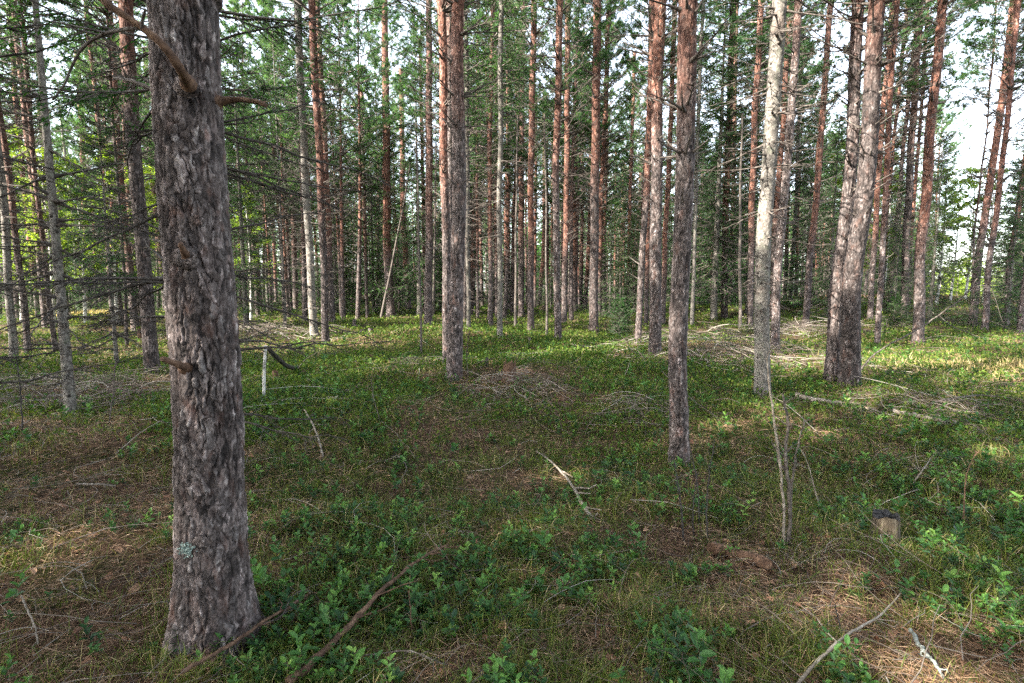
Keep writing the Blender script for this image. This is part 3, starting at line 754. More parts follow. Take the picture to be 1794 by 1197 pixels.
def tree(idx, line):
    kind, ptxt, wl, wh, colr, label = line.split('|')
    pts = [tuple(float(c) for c in q.split(',')) for q in ptxt.split(';')]
    wl = float(wl); wh = float(wh); on, val, org = [float(c) for c in colr.split(',')]
    base = at(*pts[0])
    Z = base[1] * CP - (base[2] - CAMH) * SP
    k = math.sqrt(1 + ((pts[0][0] - CX) / F) ** 2)
    r0 = wl / 2 / F * Z / k; r1 = wh / 2 / F * Z / k
    H = rng.uniform(16.5, 20) if kind == 'p' else rng.uniform(14, 17)
    axis, ztop = make_axis(base, pts, H if kind != 'd' else 0)
    if kind == 'd': H = ztop
    if kind == 'p' and ztop < H and len(pts) and pts[-1][1] > 90 and 'short' in label: H = ztop + 1
    zq = max(ztop, 1.0)
    if kind == 'd':
        rad = lambda z: np.clip(r0 + (r1 * 0.6 - r0) * np.asarray(z, float) / zq, 0.004, 9)
    else:
        def rad(z):
            z = np.asarray(z, float)
            a = r0 + (r1 - r0) * z / zq
            b = r1 * (1 - (z - zq) / max(H - zq, 0.5)) + 0.02
            return np.maximum(np.where(z < zq, a, b), 0.015)
    name = {'p': 'pine_tree', 's': 'spruce_tree', 'd': 'dead_sapling'}[kind]
    t = empty(name, base, label, 'dead tree' if kind == 'd' else 'tree', PINES if kind == 'p' else None)
    LANDX.append((pts[0][0], base, name)); TREEPOS.append((base[0], base[1], r0))
    big = Z < 11
    if idx == 0:
        mb = trunk_mesh('trunk', axis, rad, 3.3, 300, 0.0048, None, depth=0.014, pw=0.030, ph=0.080, flare=0.62, seed=11, ztop=H)
    elif kind == 'p' and big:
        mb = trunk_mesh('trunk', axis, rad, min(ztop + 0.3, 6.5), 96 if r0 > 0.07 else 48, 0.011 if Z < 6 else 0.016, None, depth=0.011, pw=0.028, ph=0.06, flare=0.18, seed=idx, ztop=H)
    elif kind == 's' and big:
        mb = trunk_mesh('trunk', axis, rad, min(ztop + 0.3, 6.5), 80, 0.016, None, depth=0.005, pw=0.022, ph=0.022, flare=0.2, seed=idx, ztop=H)
    else:
        mb = trunk_mesh('trunk', axis, rad, min(ztop, 9), 16 if Z < 25 else 10, 0.12 if Z < 25 else 0.3, None, flare=0.22, seed=idx, ztop=H)
    m_ = M['deadpale'] if (kind == 'd' and val > 0.6) else M['dead'] if kind == 'd' else M['sbark'] if kind == 's' else M['bark_near'] if big else M['bark']
    tr = obj('trunk', mb.mesh('trunk', m_), t)
    tr.color = (on / 10, val, org, 1)
    if kind == 'd':
        mb = MB(); n = 14
        P, r, L = batch_limbs(n, H * 0.3, H, 0.25, 0.5, R(5), R(50), axis, rad, 0.2, 5, 0, 0.005)
        tubes(mb, P, r, 3); obj('dead_limbs', mb.mesh('dead_limbs', M['dead']), t)  # all dead limbs of the sapling in one mesh
        return t
    cb = H * rng.uniform(0.50, 0.58) if kind == 'p' else rng.uniform(5.5, 7)
    f = 1.0 if Z < 25 else 1.35
    if idx != 0:
        zlo = 0.9 if kind == 'p' else 0.6
        if kind == 'p' and Z < 12: zlo = 2.2
        mb = deadwood(axis, rad, kind, zlo, cb + 0.5, f, Z < 10, t if Z < 10 else None)
        if mb: obj('dead_limbs', mb.mesh('dead_limbs', M['dead']), t)  # dead limbs below the crown with their twigs, one merged mesh
    if kind == 'p':
        ax, ay = axis(cb)
        me = PINE_CROWNS[int(rng.integers(5))]
        c = obj('crown', me, t, (float(ax), float(ay), cb))
        a2, _ = axis(H); lean = math.atan2(float(a2 - ax), H - cb)
        c.rotation_euler = (0, lean, 0); c.rotation_euler.rotate_axis('Z', float(rng.uniform(0, 6.28)))
        s = (H - cb) / 8.0; c.scale = (s * rng.uniform(.85, 1.15), s * rng.uniform(.85, 1.15), s)
    else:
        ax, ay = axis(H); lean = math.atan2(float(ax), H)
        me = spruce_mesh(15, 6.2, int(rng.integers(2)), slope=0.13, sparse=0.15)
        c = obj('crown', me, t, (0, 0, 0)); c.rotation_euler = (0, lean, 0); c.rotation_euler.rotate_axis('Z', float(rng.uniform(0, 6.28)))
        s = H / 15; c.scale = (s, s, s)
    return t

lines = [l for l in TREES.strip().split('\n') if l.strip()]
built = [tree(i, l) for i, l in enumerate(lines)]
BIG = built[0]; BIGP = np.array(BIG.location)

# ------------------------------------------------------------------ limbs, knots and lichen of the big pine
def local_path(pix, Y, parent_loc):
    """pixel path with a depth for every point -> points local to a thing"""
    return np.array([onplane(px, py, y) for (px, py), y in zip(pix, Y)]) - np.asarray(parent_loc)

def spline(P, n):
    P = np.asarray(P, float); t = np.linspace(0, len(P) - 1, n)
    out = []
    for q in t:
        i = min(int(q), len(P) - 2); f = q - i
        p0 = P[max(i - 1, 0)]; p1 = P[i]; p2 = P[i + 1]; p3 = P[min(i + 2, len(P) - 1)]
        out.append(0.5 * ((2 * p1) + (-p0 + p2) * f + (2 * p0 - 5 * p1 + 4 * p2 - p3) * f * f + (-p0 + 3 * p1 - 3 * p2 + p3) * f ** 3))
    return np.array(out)

def limb(parent, pix, Y, r0, r1, m, label=None, twigs=0, name='dead_limb', knot=True, n=26):
    loc = parent.location
    P = spline(local_path(pix, Y, loc), n)
    P = P + rng.normal(0, r0 * 0.10, P.shape) * np.linspace(0, 1, n)[:, None]
    t = np.linspace(0, 1, n)
    r = r0 + (r1 - r0) * t
    if knot: r = r + r0 * 1.1 * np.exp(-t * 14)
    r = r * (1 + 0.07 * rng.normal(size=n))
    mb = MB(); tubes(mb, P, r, 10, cap=True)
    if twigs:
        L = np.linalg.norm(np.diff(P, axis=0), axis=1).sum()
        Q, ql, _ = side_twigs(P[None], np.array([L]), twigs, 0.2, 1.0, 0.3, 0.8, 0.05)
        tubes(mb, Q, np.array([0.004, 0.003, 0.0015]), 4)
    o = obj(name, mb.mesh(name, m), parent)
    if label: o['label'] = label
    return o, P

YB = BIGP[1]
l1, _ = limb(BIG, [(330, 148), (316, 122), (290, 85), (262, 58), (225, 32), (180, 0), (140, -30)], [YB - .20, YB - .30, YB - .36, YB - .38, YB - .40, YB - .42, YB - .44], 0.0165, 0.011, M['deadbrown'], 'thick bare broken limb rising left', 0)
l2, _ = limb(BIG, [(248, 50), (215, 52), (172, 64), (142, 88), (124, 122), (112, 150), (92, 176)], [YB - .39, YB - .38, YB - .35, YB - .3, YB - .26, YB - .24, YB - .22], 0.007, 0.003, M['dead'], 'curved grey side branch', 6, 'side_branch', False)
limb(BIG, [(248, 52), (250, 34), (255, 16)], [YB - .39, YB - .42, YB - .45], 0.007, 0.004, M['dead'], None, 0, 'branch_stub', False, 8)
limb(BIG, [(285, 165), (262, 155), (230, 142), (200, 137)], [YB, YB - .02, YB, YB + .05], 0.013, 0.006, M['dead'], None, 3, 'dead_limb')
limb(BIG, [(285, 147), (268, 146), (255, 140)], [YB + .02, YB + .03, YB + .05], 0.012, 0.009, M['dead'], None, 0, 'branch_stub', True, 8)
limb(BIG, [(382, 178), (405, 175), (432, 175), (458, 181), (466, 186)], [YB, YB, YB - .03, YB - .06, YB - .07], 0.014, 0.008, M['deadbrown'], None, 2, 'branch_stub', True, 12)
limb(BIG, [(326, 644), (318, 641), (300, 634), (283, 629)], [YB - .15, YB - .22, YB - .27, YB - .3], 0.016, 0.010, M['deadbrown'], 'snapped brown branch stub', 0, 'branch_stub', True, 10)
limb(BIG, [(328, 448), (322, 440), (316, 428)], [YB - .16, YB - .21, YB - .25], 0.018, 0.009, M['deadbrown'], 'splintered stub above a knot', 0, 'branch_stub', True, 8)
limb(BIG, [(300, 425), (285, 424), (268, 420)], [YB, YB, YB + .02], 0.009, 0.006, M['dead'], None, 0, 'branch_stub', True, 8)

def knot(px, py, size, m, name='knot', squash=0.6):
    """rough swollen collar of bark round a lost branch"""
    c = onplane(px, py, YB - 0.165) - np.asarray(BIG.location)
    nu, nv = 26, 14
    u = np.linspace(0, 2 * math.pi, nu, endpoint=False); w = np.linspace(0.02, math.pi / 2, nv)
    U, W = np.meshgrid(u, w)
    rr = size * (0.5 + 1.0 * fbm(np.cos(U) * 5 + px, np.sin(U) * 5 + W * 9, 3, 4)) * (1 - 0.45 * np.exp(-(W / 0.28) ** 2))
    v = np.stack([rr * np.sin(W) * np.cos(U), -rr * np.cos(W) * squash * 0.5, rr * np.sin(W) * np.sin(U) * 0.8], -1).reshape(-1, 3) + c
    i = np.arange(nv - 1)[:, None] * nu; j = np.arange(nu)[None]; j2 = (j + 1) % nu
    mb = MB(); mb.add(v, np.stack([i + j, i + j2, i + nu + j2, i + nu + j], -1).reshape(-1, 4), 0, np.clip(rng.normal(.45, .25, nu * nv), 0, 1), True)
    o = obj(name, mb.mesh(name, m), BIG); o.color = (.9, .42, .2, 1); return o
knot(326, 452, 0.055, M['bark_near']); knot(328, 152, 0.05, M['bark_near']); knot(344, 386, 0.028, M['bark_near']); knot(352, 950, 0.035, M['bark_near'])
# lichen rosette low on the left of the trunk
c = onplane(326, 962, YB - .185) - np.asarray(BIG.location)
n = 170
A = c + rng.normal(0, 1, (n, 3)) * np.array([0.014, 0.008, 0.014])
mb = MB(); leaves(mb, A, rng.normal(0, 1, (n, 3)), np.tile([0.2, -1, 0.3], (n, 1)) + rng.normal(0, .4, (n, 3)), rng.uniform(.006, .012, n), rng.uniform(.005, .01, n), 0, rng.random(n))
obj('lichen_patch', mb.mesh('lichen_patch', M['lichen']), BIG)

# ------------------------------------------------------------------ spruce hidden behind the big pine, with long dead limbs
def near_spruce(base, H, zlive, rt, label, lmax, n_dead, seed, facing=None, zd=(0.55, 4.6), green=True, slope=.2, full=False):
    t = empty('spruce_tree', base, label, 'tree')
    axis = lambda z: (np.asarray(z, float) * 0.0, np.asarray(z, float) * 0.0)
    rad = lambda z: np.maximum(rt * (1 - np.asarray(z, float) / H), 0.01)
    mb = trunk_mesh('trunk', axis, rad, 5, 40, 0.03, None, depth=0.004, pw=0.022, ph=0.022, flare=0.2, seed=seed, ztop=H)
    tr = obj('trunk', mb.mesh('trunk', M['sbark']), t); tr.color = (0, .4, 0, 1)
    az = None
    if facing is not None:
        az = np.where(rng.random(n_dead) < 0.5, facing[0], facing[1]) + rng.normal(0, 0.5, n_dead)
    mb = MB()
    zs = np.sort(np.round(rng.uniform(zd[0], zd[1], n_dead) / 0.3) * 0.3 + rng.normal(0, .03, n_dead))
    P, r, L = batch_limbs(n_dead, zd[0], zd[1], lmax * 0.8, lmax, R(-24), R(24), axis, rad, 0.10, 9, 0.10, 0.0155, az=az, zs=zs)
    P = P + np.cumsum(rng.normal(0, .012, P.shape) * (np.arange(9) > 0)[None, :, None], 1)
    Q, ql, qd = side_twigs(P, L, 20, 0.12, 1.0, 0.27, 0.85, 0.16, 4, 0.0)
    Q2, q2, _ = side_twigs(Q, ql, 4, 0.2, 1.0, 0.45, 0.9, 0.2, 3)
    for i in range(len(P)):
        mb = MB(); tubes(mb, P[i], r[i], 5)
        tubes(mb, Q[i * 20:(i + 1) * 20], np.array([0.004, 0.0032, 0.0024, 0.0013]), 3)
        tubes(mb, Q2[i * 80:(i + 1) * 80], np.array([0.002, 0.0016, 0.0009]), 3)
        obj('dead_limb', mb.mesh('dead_limb', M['deaddark']), t)
    if green:
        me = spruce_crown(seed, H, zlive, slope=slope, lmin=0.2, fine=1.7, droop=0.3, nl=5 if full else 3, gap=0.3 if full else 0.5, sparse=.04 if full else .25)
        obj('crown', me, t)
    return t
b0 = at(352, 850); b0[2] = float(hgt(b0[0], b0[1]))
near_spruce(b0, 11, 3.3, 0.07, 'slender spruce hidden behind the massive pine, its dry limbs reaching out both sides', 1.75, 46, 901, (R(172), R(8)), (0.5, 4.2))
bl = np.array([-4.9, 3.9, 0.0]); bl[2] = float(hgt(bl[0], bl[1]))
near_spruce(bl, 12, 2.9, 0.08, 'spruce at the left border whose dry limbs reach in low across the view', 1.9, 38, 905, (R(-20), R(25)), (0.4, 4.5), False)
bl = np.array([-5.6, 6.4, 0.0]); bl[2] = float(hgt(bl[0], bl[1]))
near_spruce(bl, 10, 3.2, 0.06, 'thin spruce behind the left border with bare lower limbs and drooping green top', 1.5, 34, 907, (R(-10), R(190)), (0.5, 4.0), False)
bl = at(205, 640)
near_spruce(bl, 5.6, 1.7, 0.04, 'small bright green spruce left of the thick dark red-topped pine', 1.15, 40, 911, None, (0.4, 2.2), True, .24, True)
bl = at(500, 575)
near_spruce(bl, 12, 3.6, 0.06, 'spruce with a wide screen of dry twigs left of the lichen covered trunk', 1.7, 80, 913, None, (0.5, 6.2), True, .16)

SPH = [1.5, 6.0, 10.0]
SPR = [spruce_crown(41, 1.5, .03, .5, .12, 1.2, 0, .1, 6, .12), spruce_crown(42, 6, .1, .28, .2, 1, .03, .25, 6, .22)] + [spruce_crown(43 + i, 10, .4, .19, .25, 1, .05, .35, 6, .25) for i in range(2)] + [spruce_crown(45 + i, 10, .9, .16, .25, 1, .06, .35, 6, .27) for i in range(2)]
# ------------------------------------------------------------------ spruces and leafy trees of the middle distance
def young_spruce(px, py, H, z0, label, slope=.17, sx=1.0, var=0, sparse=0.05, group=None, base=None):
    base = at(px, py) if base is None else base
    t = empty('spruce_tree', base, label, 'tree', group)
    axis = lambda z: (np.asarray(z, float) * 0, np.asarray(z, float) * 0)
    rad = lambda z: np.maximum((0.012 + 0.0085 * H) * (1 - np.asarray(z, float) / H), 0.006)
    tr = obj('trunk', trunk_mesh('trunk', axis, rad, 2, 8, .4, None, ztop=H * .97).mesh('trunk', M['sbark']), t); tr.color = (0, .33, 0, 1)
    c = obj('crown', SPR[0 if H < 2 else 1 if slope >= .24 else 2 + (var % 2) if slope >= .185 else 4 + (var % 2)], t); c.rotation_euler.z = float(rng.uniform(0, 6.28)); q = H / SPH[0 if H < 2 else 1 if slope >= .24 else 2]; c.scale = (sx * q, sx * q, q)
    return t
for a in [
    (735, 552, 17, 1.2, 'tall dark spruce hanging behind the left side of the central red pair', .15),
    (826, 550, 18, 1.6, 'big dark spruce right behind the central red pair', .14),
    (607, 549, 13, 0.5, 'dark spruce behind the bare pale snag', .16),
    (1085, 592, 1.5, 0.05, 'low dark young spruce bush right of the dark purple brown pine', .5),
    (1068, 556, 6.0, 0.1, 'dense dark young spruce filling the gap right of the dark purple pine', .28),
    (1128, 540, 7, 0.3, 'mid green spruce showing between the leaning grey pines', .2),
    (1250, 560, 18, 0.6, 'big drooping dark spruce between the flaky orange pine and the grey spruce', .17),
    (1310, 550, 17, 0.5, 'tall dark spruce right behind the big light grey spruce', .17),
    (1195, 549, 16, 0.8, 'dark spruce half hidden behind the flaky orange pine', .15),
    (1450, 556, 9, 0.3, 'bushy green spruce left behind the joined twin pines', .22),
    (1410, 536, 10, 0.4, 'shady green spruce behind the midway dark red pine', .2),
    (1566, 545, 6, 0.4, 'small spruce between the orange pine and the forked grey pine', .2),
    (1628, 565, 7.5, 0.7, 'spruce with layered sprays right behind the smooth red pine', .2),
    (1762, 578, 6.0, 0.1, 'full bright green young spruce at the right edge', .3),
    (1786, 555, 9, 0.3, 'taller green spruce behind the right edge pines', .22),
    (432, 575, 11, 1.4, 'green spruce rising just right of the massive pine', .17),
    (120, 560, 7, 0.8, 'light green spruce at the left of the sunny hummock', .2),
    (20, 570, 9, 1.5, 'green spruce close to the left edge of the photo', .18),
    (520, 538, 8, 0.4, 'dull green spruce behind the lichen covered trunk', .18),
    (655, 546, 13, 0.3, 'dark spruce left of the grey based pine', .17),
    (905, 538, 10, 0.3, 'far dark spruce behind the central pale grey pine', .17),
    (965, 540, 8, 0.3, 'far green spruce behind the straight light grey pine', .18),
    (860, 536, 9, 0.2, 'far dark spruce behind the dark lichen trunk', .18),
    (1010, 534, 7, 0.3, 'far spruce with dark skirts left of the dark purple pine', .2),
]: young_spruce(*a, var=len(LANDX) % 2)
young_spruce(0, 0, 1.15, 0.03, 'knee high spruce seedling bush beyond the bright right gap', .6, base=np.array([14.5, 19.5, float(hgt(14.5, 19.5))]))

BIRCHES = {}
def birch(px, py, H, z0, W, label, var=0, tint=None):
    base = at(px, py); t = empty('birch_tree', base, label, 'tree', None)
    axis = lambda z: (0.1 * np.sin(np.asarray(z, float) * .5), np.asarray(z, float) * 0)
    rad = lambda z: np.maximum((0.02 + 0.007 * H) * (1 - np.asarray(z, float) / H), 0.006)
    obj('trunk', trunk_mesh('trunk', axis, rad, 3, 8, .3, None, ztop=H * .97).mesh('trunk', M['birchbark']), t)
    if var not in BIRCHES: BIRCHES[var] = birch_crown(300 + var, 7, 1.2, 1.5)
    c = obj('crown', BIRCHES[var], t); c.rotation_euler.z = float(rng.uniform(0, 6.28)); s = H / 7; c.scale = (s * W, s * W, s)
for a in [
    (95, 572, 7, 0, 1.3, 'sunny yellow green birch left behind the five leaning pines', 0),
    (150, 566, 6.5, 0, 1.3, 'bright leafy birch right behind the sunny hummock', 1),
    (205, 570, 7.5, 0, 1.3, 'fresh green birch behind the slender curved red pine', 2),
    (40, 568, 8, 0, 1.3, 'yellow green birch farthest to the left', 1),
    (262, 566, 7, 0, 1.2, 'leafy birch glowing behind the thick dark red-topped pine', 0),
    (440, 560, 7, 0, 1.2, 'leafy birch far right behind the massive pine', 2),
    (1640, 534, 7, 0, 1.4, 'sunlit birch at the left side of the bright gap', 0),
    (1664, 530, 6.5, 0, 1.4, 'pale trunked birch in the left half of the bright gap', 1),
    (1690, 530, 7.5, 0, 1.4, 'pale trunked birch in the middle of the bright gap', 2),
    (1722, 532, 7.5, 0, 1.4, 'sunlit birch at the right side of the bright gap', 0),
    (1480, 533, 9, 0, 1.3, 'yellow green birch glowing behind the twin pines', 1),
    (1545, 531, 8, 0, 1.3, 'sunlit birch far behind the orange pine', 2),
]: birch(*a)

# ------------------------------------------------------------------ the deeper wood: many more pines and spruces, each a tree of its own
def sector(px):
    names = [(0, 'the left edge'), (267, 'the thick dark red-topped pine'), (375, 'the massive grey pine'), (571, 'the two dark red pines'), (790, 'the central red pair'),
             (978, 'the straight light grey pine'), (1147, 'the thick straight pine'), (1335, 'the light grey spruce'), (1475, 'the twin pines'), (1608, 'the smooth red pine'), (1794, 'the right edge')]
    for (a, na), (b, nb) in zip(names, names[1:]):
        if a <= px < b: return na, nb
    return names[0][1] if px < 0 else names[-2][1], names[1][1] if px < 0 else 'the right edge'

ARCH = []
for i in range(6):
    ax_ = (lambda s: (lambda z: (0.10 * np.sin(np.asarray(z, float) * .33 + s), 0.08 * np.sin(np.asarray(z, float) * .27 + 2 * s))))(i * 1.3)
    Hh = 17.0; rd = lambda z: np.maximum(0.105 * (1 - np.asarray(z, float) / 17.3) + 0.01, 0.015)
    tm = trunk_mesh('trunk', ax_, rd, 9, 9, .4, None, seed=i, ztop=Hh).mesh('trunk', M['bark'])
    dm = deadwood(ax_, rd, 'p', 1.2, 9.3, 1.6, False).mesh('deadwood', M['dead'])
    ARCH.append((tm, dm, PINE_CROWNS[i % 5], ax_))

def far_pine(x, y, label, group, i, s):
    t = empty('pine_tree', (x, y, float(hgt(x, y))), label, 'tree', group)
    tm, dm, cm, ax_ = ARCH[i % 6]
    q = obj('trunk', tm, t); q.color = (float(rng.uniform(.05, .35)), float(rng.uniform(.40, .58)), 1 if rng.random() < .75 else .5, 1)
    obj('dead_limbs', dm, t)  # merged dead limbs, mesh shared between trees
    a, b = ax_(8.8)
    c = obj('crown', cm, t, (float(a), float(b), 7.9)); c.rotation_euler.z = float(rng.uniform(0, 6.28)); w = float(rng.uniform(1.0, 1.35)); c.scale = (w, w, 1.13)
    t.rotation_euler = (float(rng.normal(0, .015)), float(rng.normal(0, .018)), float(rng.uniform(0, 6.28))); t.scale = (s, s, s)
    return t

SUN_EL, SUN_AZ = R(36), R(-118)      # azimuth from +Y towards +X: behind the left shoulder
SUNNY = [(at(a, b), r, dz) for a, b, r, dz in ((700, 590, 1.3, 0), (160, 553, 2.6, 0), (480, 590, 1.6, 0), (1740, 640, 1.5, 0), (1190, 815, -.6, 3.6), (100, 545, 4, 3), (220, 545, 3, 3), (1690, 530, 5, 3), (940, 625, .2, 0), (1780, 1100, -.3, 0))]
def in_lane(x, y):
    hx, hy = math.sin(SUN_AZ), math.cos(SUN_AZ)
    for c, r, dz in SUNNY:
        d = (x - c[0]) * hx + (y - c[1]) * hy; off = abs(-(x - c[0]) * hy + (y - c[1]) * hx)
        hit = dz + d * math.tan(SUN_EL)
        if d > 1 and 6.5 < hit < 18 and off < r + 1.3: return True
        if dz == 0 and 0 < d < 11 and off < r * .6: return True
    return False
explicit = np.array([[p[0], p[1]] for p in TREEPOS])
expx = np.array([l[0] for l in LANDX])
placed = []
def ok_spot(x, y, dmin):
    for (a, b) in placed:
        if (a - x) ** 2 + (b - y) ** 2 < dmin * dmin: return False
    d = np.hypot(explicit[:, 0] - x, explicit[:, 1] - y)
    return d.min() > 1.0
cnt = 0; tries = 0
while cnt < 185 and tries < 12000:
    tries += 1
    y = float(np.exp(rng.uniform(math.log(25), math.log(82)))); a = rng.uniform(-1.12, 1.12); x = a * y
    px = CX + F * a
    if 1628 < px < 1760: continue
    if px > 1560 and y > 30 and rng.random() < .85: continue
    if 0 < px < 1794 and np.abs(expx - px).min() < 3: continue
    if not ok_spot(x, y, 1.6) or (y < 60 and in_lane(x, y)): continue
    placed.append((x, y)); cnt += 1
    na, nb = sector(px)
    far_pine(x, y, f'thin distant pine between {na} and {nb}', f'distant pines between {na} and {nb}', cnt, float(rng.uniform(.85, 1.12)))
cnt = 0; tries = 0
while cnt < 95 and tries < 9000:
    tries += 1
    y = float(rng.uniform(30, 80)); a = rng.uniform(-1.1, 1.1); x = a * y; px = CX + F * a
    if 1620 < px < 1765: continue
    if not ok_spot(x, y, 2.2): continue
    placed.append((x, y)); cnt += 1
    na, nb = sector(px)
    H = [7, 9, 11, 13][cnt % 4]
    young_spruce(0, 0, H, 0.4, f'far green spruce between {na} and {nb}', .19, float(rng.uniform(.9, 1.3)), 5 + cnt % 2, 0.08, f'far spruces between {na} and {nb}', np.array([x, y, float(hgt(x, y))]))

# trees that stand round and behind the viewpoint: only their shade is in the photo
cnt = 0; tries = 0
while cnt < 104 and tries < 9000:
    tries += 1
    x = rng.uniform(-30, 10); y = rng.uniform(-16, 14)
    if y > 0 and abs(x) < y * 1.06 + 1.3: continue
    if math.hypot(x, y) < 2.6: continue
    if not ok_spot(x, y, 2.1) or in_lane(x, y): continue
    placed.append((x, y)); cnt += 1
    far_pine(x, y, 'pine standing outside the view whose shade falls on the ground', 'pines outside the view', cnt, float(rng.uniform(.9, 1.1)))

# far-off wood that reads as one mass
mb = MB()
def low_tree(x, y, H, kind):
    z0 = float(hgt(x, y))
    n = 260
    if kind == 0:
        h = rng.uniform(0.03, 1, n) ** 0.8 * H; rr = (H - h) * 0.17 + .25; a = rng.uniform(0, 6.28, n); q = rr * np.sqrt(rng.random(n))
        Pp = np.stack([x + q * np.cos(a), y + q * np.sin(a), z0 + h], -1); D = np.stack([np.cos(a), np.sin(a), -0.35 + 0 * a], -1)
        needles(mb, Pp, D + rng.normal(0, .25, Pp.shape), rng.uniform(.5, .9, n), rng.uniform(.16, .30, n), 0, np.clip(rng.normal(.4, .2, n), 0, 1))
    else:
        h = rng.uniform(.5, 1, n) * H; rr = 2.0 * np.sin(np.clip((h / H - .45) / .6, 0, 1) * 3.14) + .2; a = rng.uniform(0, 6.28, n); q = rr * np.sqrt(rng.random(n))
        if kind == 2: h = rng.uniform(.05, 1, n) * H; q = 1.6 * np.sqrt(rng.random(n))
        Pp = np.stack([x + q * np.cos(a), y + q * np.sin(a), z0 + h], -1)
        needles(mb, Pp, rng.normal(0, 1, Pp.shape) + np.array([0, 0, .4]), rng.uniform(.35, .6, n), rng.uniform(.18, .32, n), 3 if kind == 2 else 1, np.clip(rng.normal(.45, .2, n), 0, 1))
        tubes(mb, np.array([[x, y, z0 - .3], [x + rng.normal(0, .2), y, z0 + H * .6], [x, y, z0 + H]]), np.array([.13, .10, .03]), 5, 2)
for i in range(1100):
    y = rng.uniform(72, 150); a = rng.uniform(-1.2, 1.2); px = CX + F * a
    gap = 1620 < px < 1760
    if gap and i % 3: continue
    low_tree(a * y, y, rng.uniform(3, 6) if gap else rng.uniform(7, 13) if i % 2 else rng.uniform(15, 19), 2 if gap else 0 if i % 2 else 1)
tag(obj('distant_forest', mb.mesh('distant_forest', [M['spruce'], M['pine'], M['bark'], M['birch']])), 'far-off mass of pines and spruces closing the wood', 'forest', kind='stuff')
# ------------------------------------------------------------------ what grows and lies on the forest floor
BROWN = [(110, 880, 1.0, .9), (40, 830, 1.2, .8), (200, 1150, .5, .5), (1330, 1010, .8, 1), (1500, 1120, .7, .9), (1700, 1160, .4, .4), (1250, 960, .7, .8), (700, 870, .7, .5), (900, 1060, .35, .5), (780, 770, 1.2, .5), (1010, 1100, .4, .4), (1100, 1130, .5, .5),
         (560, 940, .6, .5), (905, 690, 1.2, .9), (120, 690, 1.8, .6), (640, 650, 1.4, .5), (1330, 740, 1.2, .6), (1600, 1000, .7, .5), (1740, 640, 2.5, .7), (1250, 610, 3.0, .7), (250, 560, 4, .6)]
LUSH = [(560, 720, 1.4, .9), (650, 690, 1.3, .9), (760, 590, 2.5, 1), (560, 640, 1.8, .9), (1050, 600, 3, .8), (1150, 650, 2, .8), (1050, 1040, .6, .7), (1250, 900, .8, .5), (1700, 900, 1.2, .7), (1560, 680, 1.5, .7), (1700, 620, 3, .6), (1770, 1080, .5, .9), (850, 900, 1.0, .6),
        (640, 1100, .5, .6), (350, 700, 1.3, .5), (480, 1050, .5, .4), (90, 1000, .7, .3), (1250, 690, 1.6, .5), (1420, 620, 2.2, .5), (930, 610, 2, .7)]
BP = [(at(a, b), r, s) for a, b, r, s in BROWN]; LP = [(at(a, b), r, s) for a, b, r, s in LUSH]
def green(x, y):
    g = (fbm(x * 0.9 + 3, y * 0.9 + 8, 21, 3) - 0.5) * 2.0 + (fbm(x * 3.1, y * 3.1, 23, 2) - .5) * 1.1 + (fbm(x * 8.1, y * 8.1, 25, 2) - .5) * 1.5 + 0.06
    for c, r, s in BP: g = g - .55 * s * np.exp(-((x - c[0]) ** 2 + (y - c[1]) ** 2) / (2 * (r * .75) ** 2))
    for c, r, s in LP: g = g + s * np.exp(-((x - c[0]) ** 2 + (y - c[1]) ** 2) / (2 * (r * .75) ** 2))
    return g
def scatter(n, z0, z1, amax=1.3, soft=0.0):
    """points of the floor, thinning out with distance"""
    q = rng.random(n)
    if soft == 0: Y = z0 * (z1 / z0) ** q
    else: Y = (z0 ** soft + q * (z1 ** soft - z0 ** soft)) ** (1 / soft)
    X = Y * rng.uniform(-amax, amax, n)
    keep = np.ones(n, bool)
    for (tx, ty, r) in TREEPOS[:1] + TREEPOS: 
        if ty < 12: keep &= (X - tx) ** 2 + (Y - ty) ** 2 > (r * 1.12) ** 2
    return X[keep], Y[keep]
def put(x, y, dz=0.0): return np.stack([x, y, hgt(x, y) + dz], -1)
def keepby(x, y, p):
    k = rng.random(len(x)) < p; return x[k], y[k]
UPZ = np.array([0, 0, 1.0])

# needle litter and straw
mb = MB()
x, y = scatter(330000, 1.2, 18, soft=.4); g = green(x, y); x, y = keepby(x, y, np.clip(.72 - g * .7, .2, 1)); n = len(x)
a = rng.uniform(0, 6.28, n); D = np.stack([np.cos(a), np.sin(a), rng.normal(0.05, .25, n)], -1)
needles(mb, put(x, y, rng.uniform(0.0, .04, n)), D, rng.uniform(.03, .11, n) * (1 + y * .05), .0011 + .00055 * y, 0, np.clip(rng.normal(.48, .24, n), 0, 1))
tag(obj('needle_litter', mb.mesh('needle_litter', M['litter'])), 'brown fallen needles and straw between the plants', 'litter', kind='stuff')

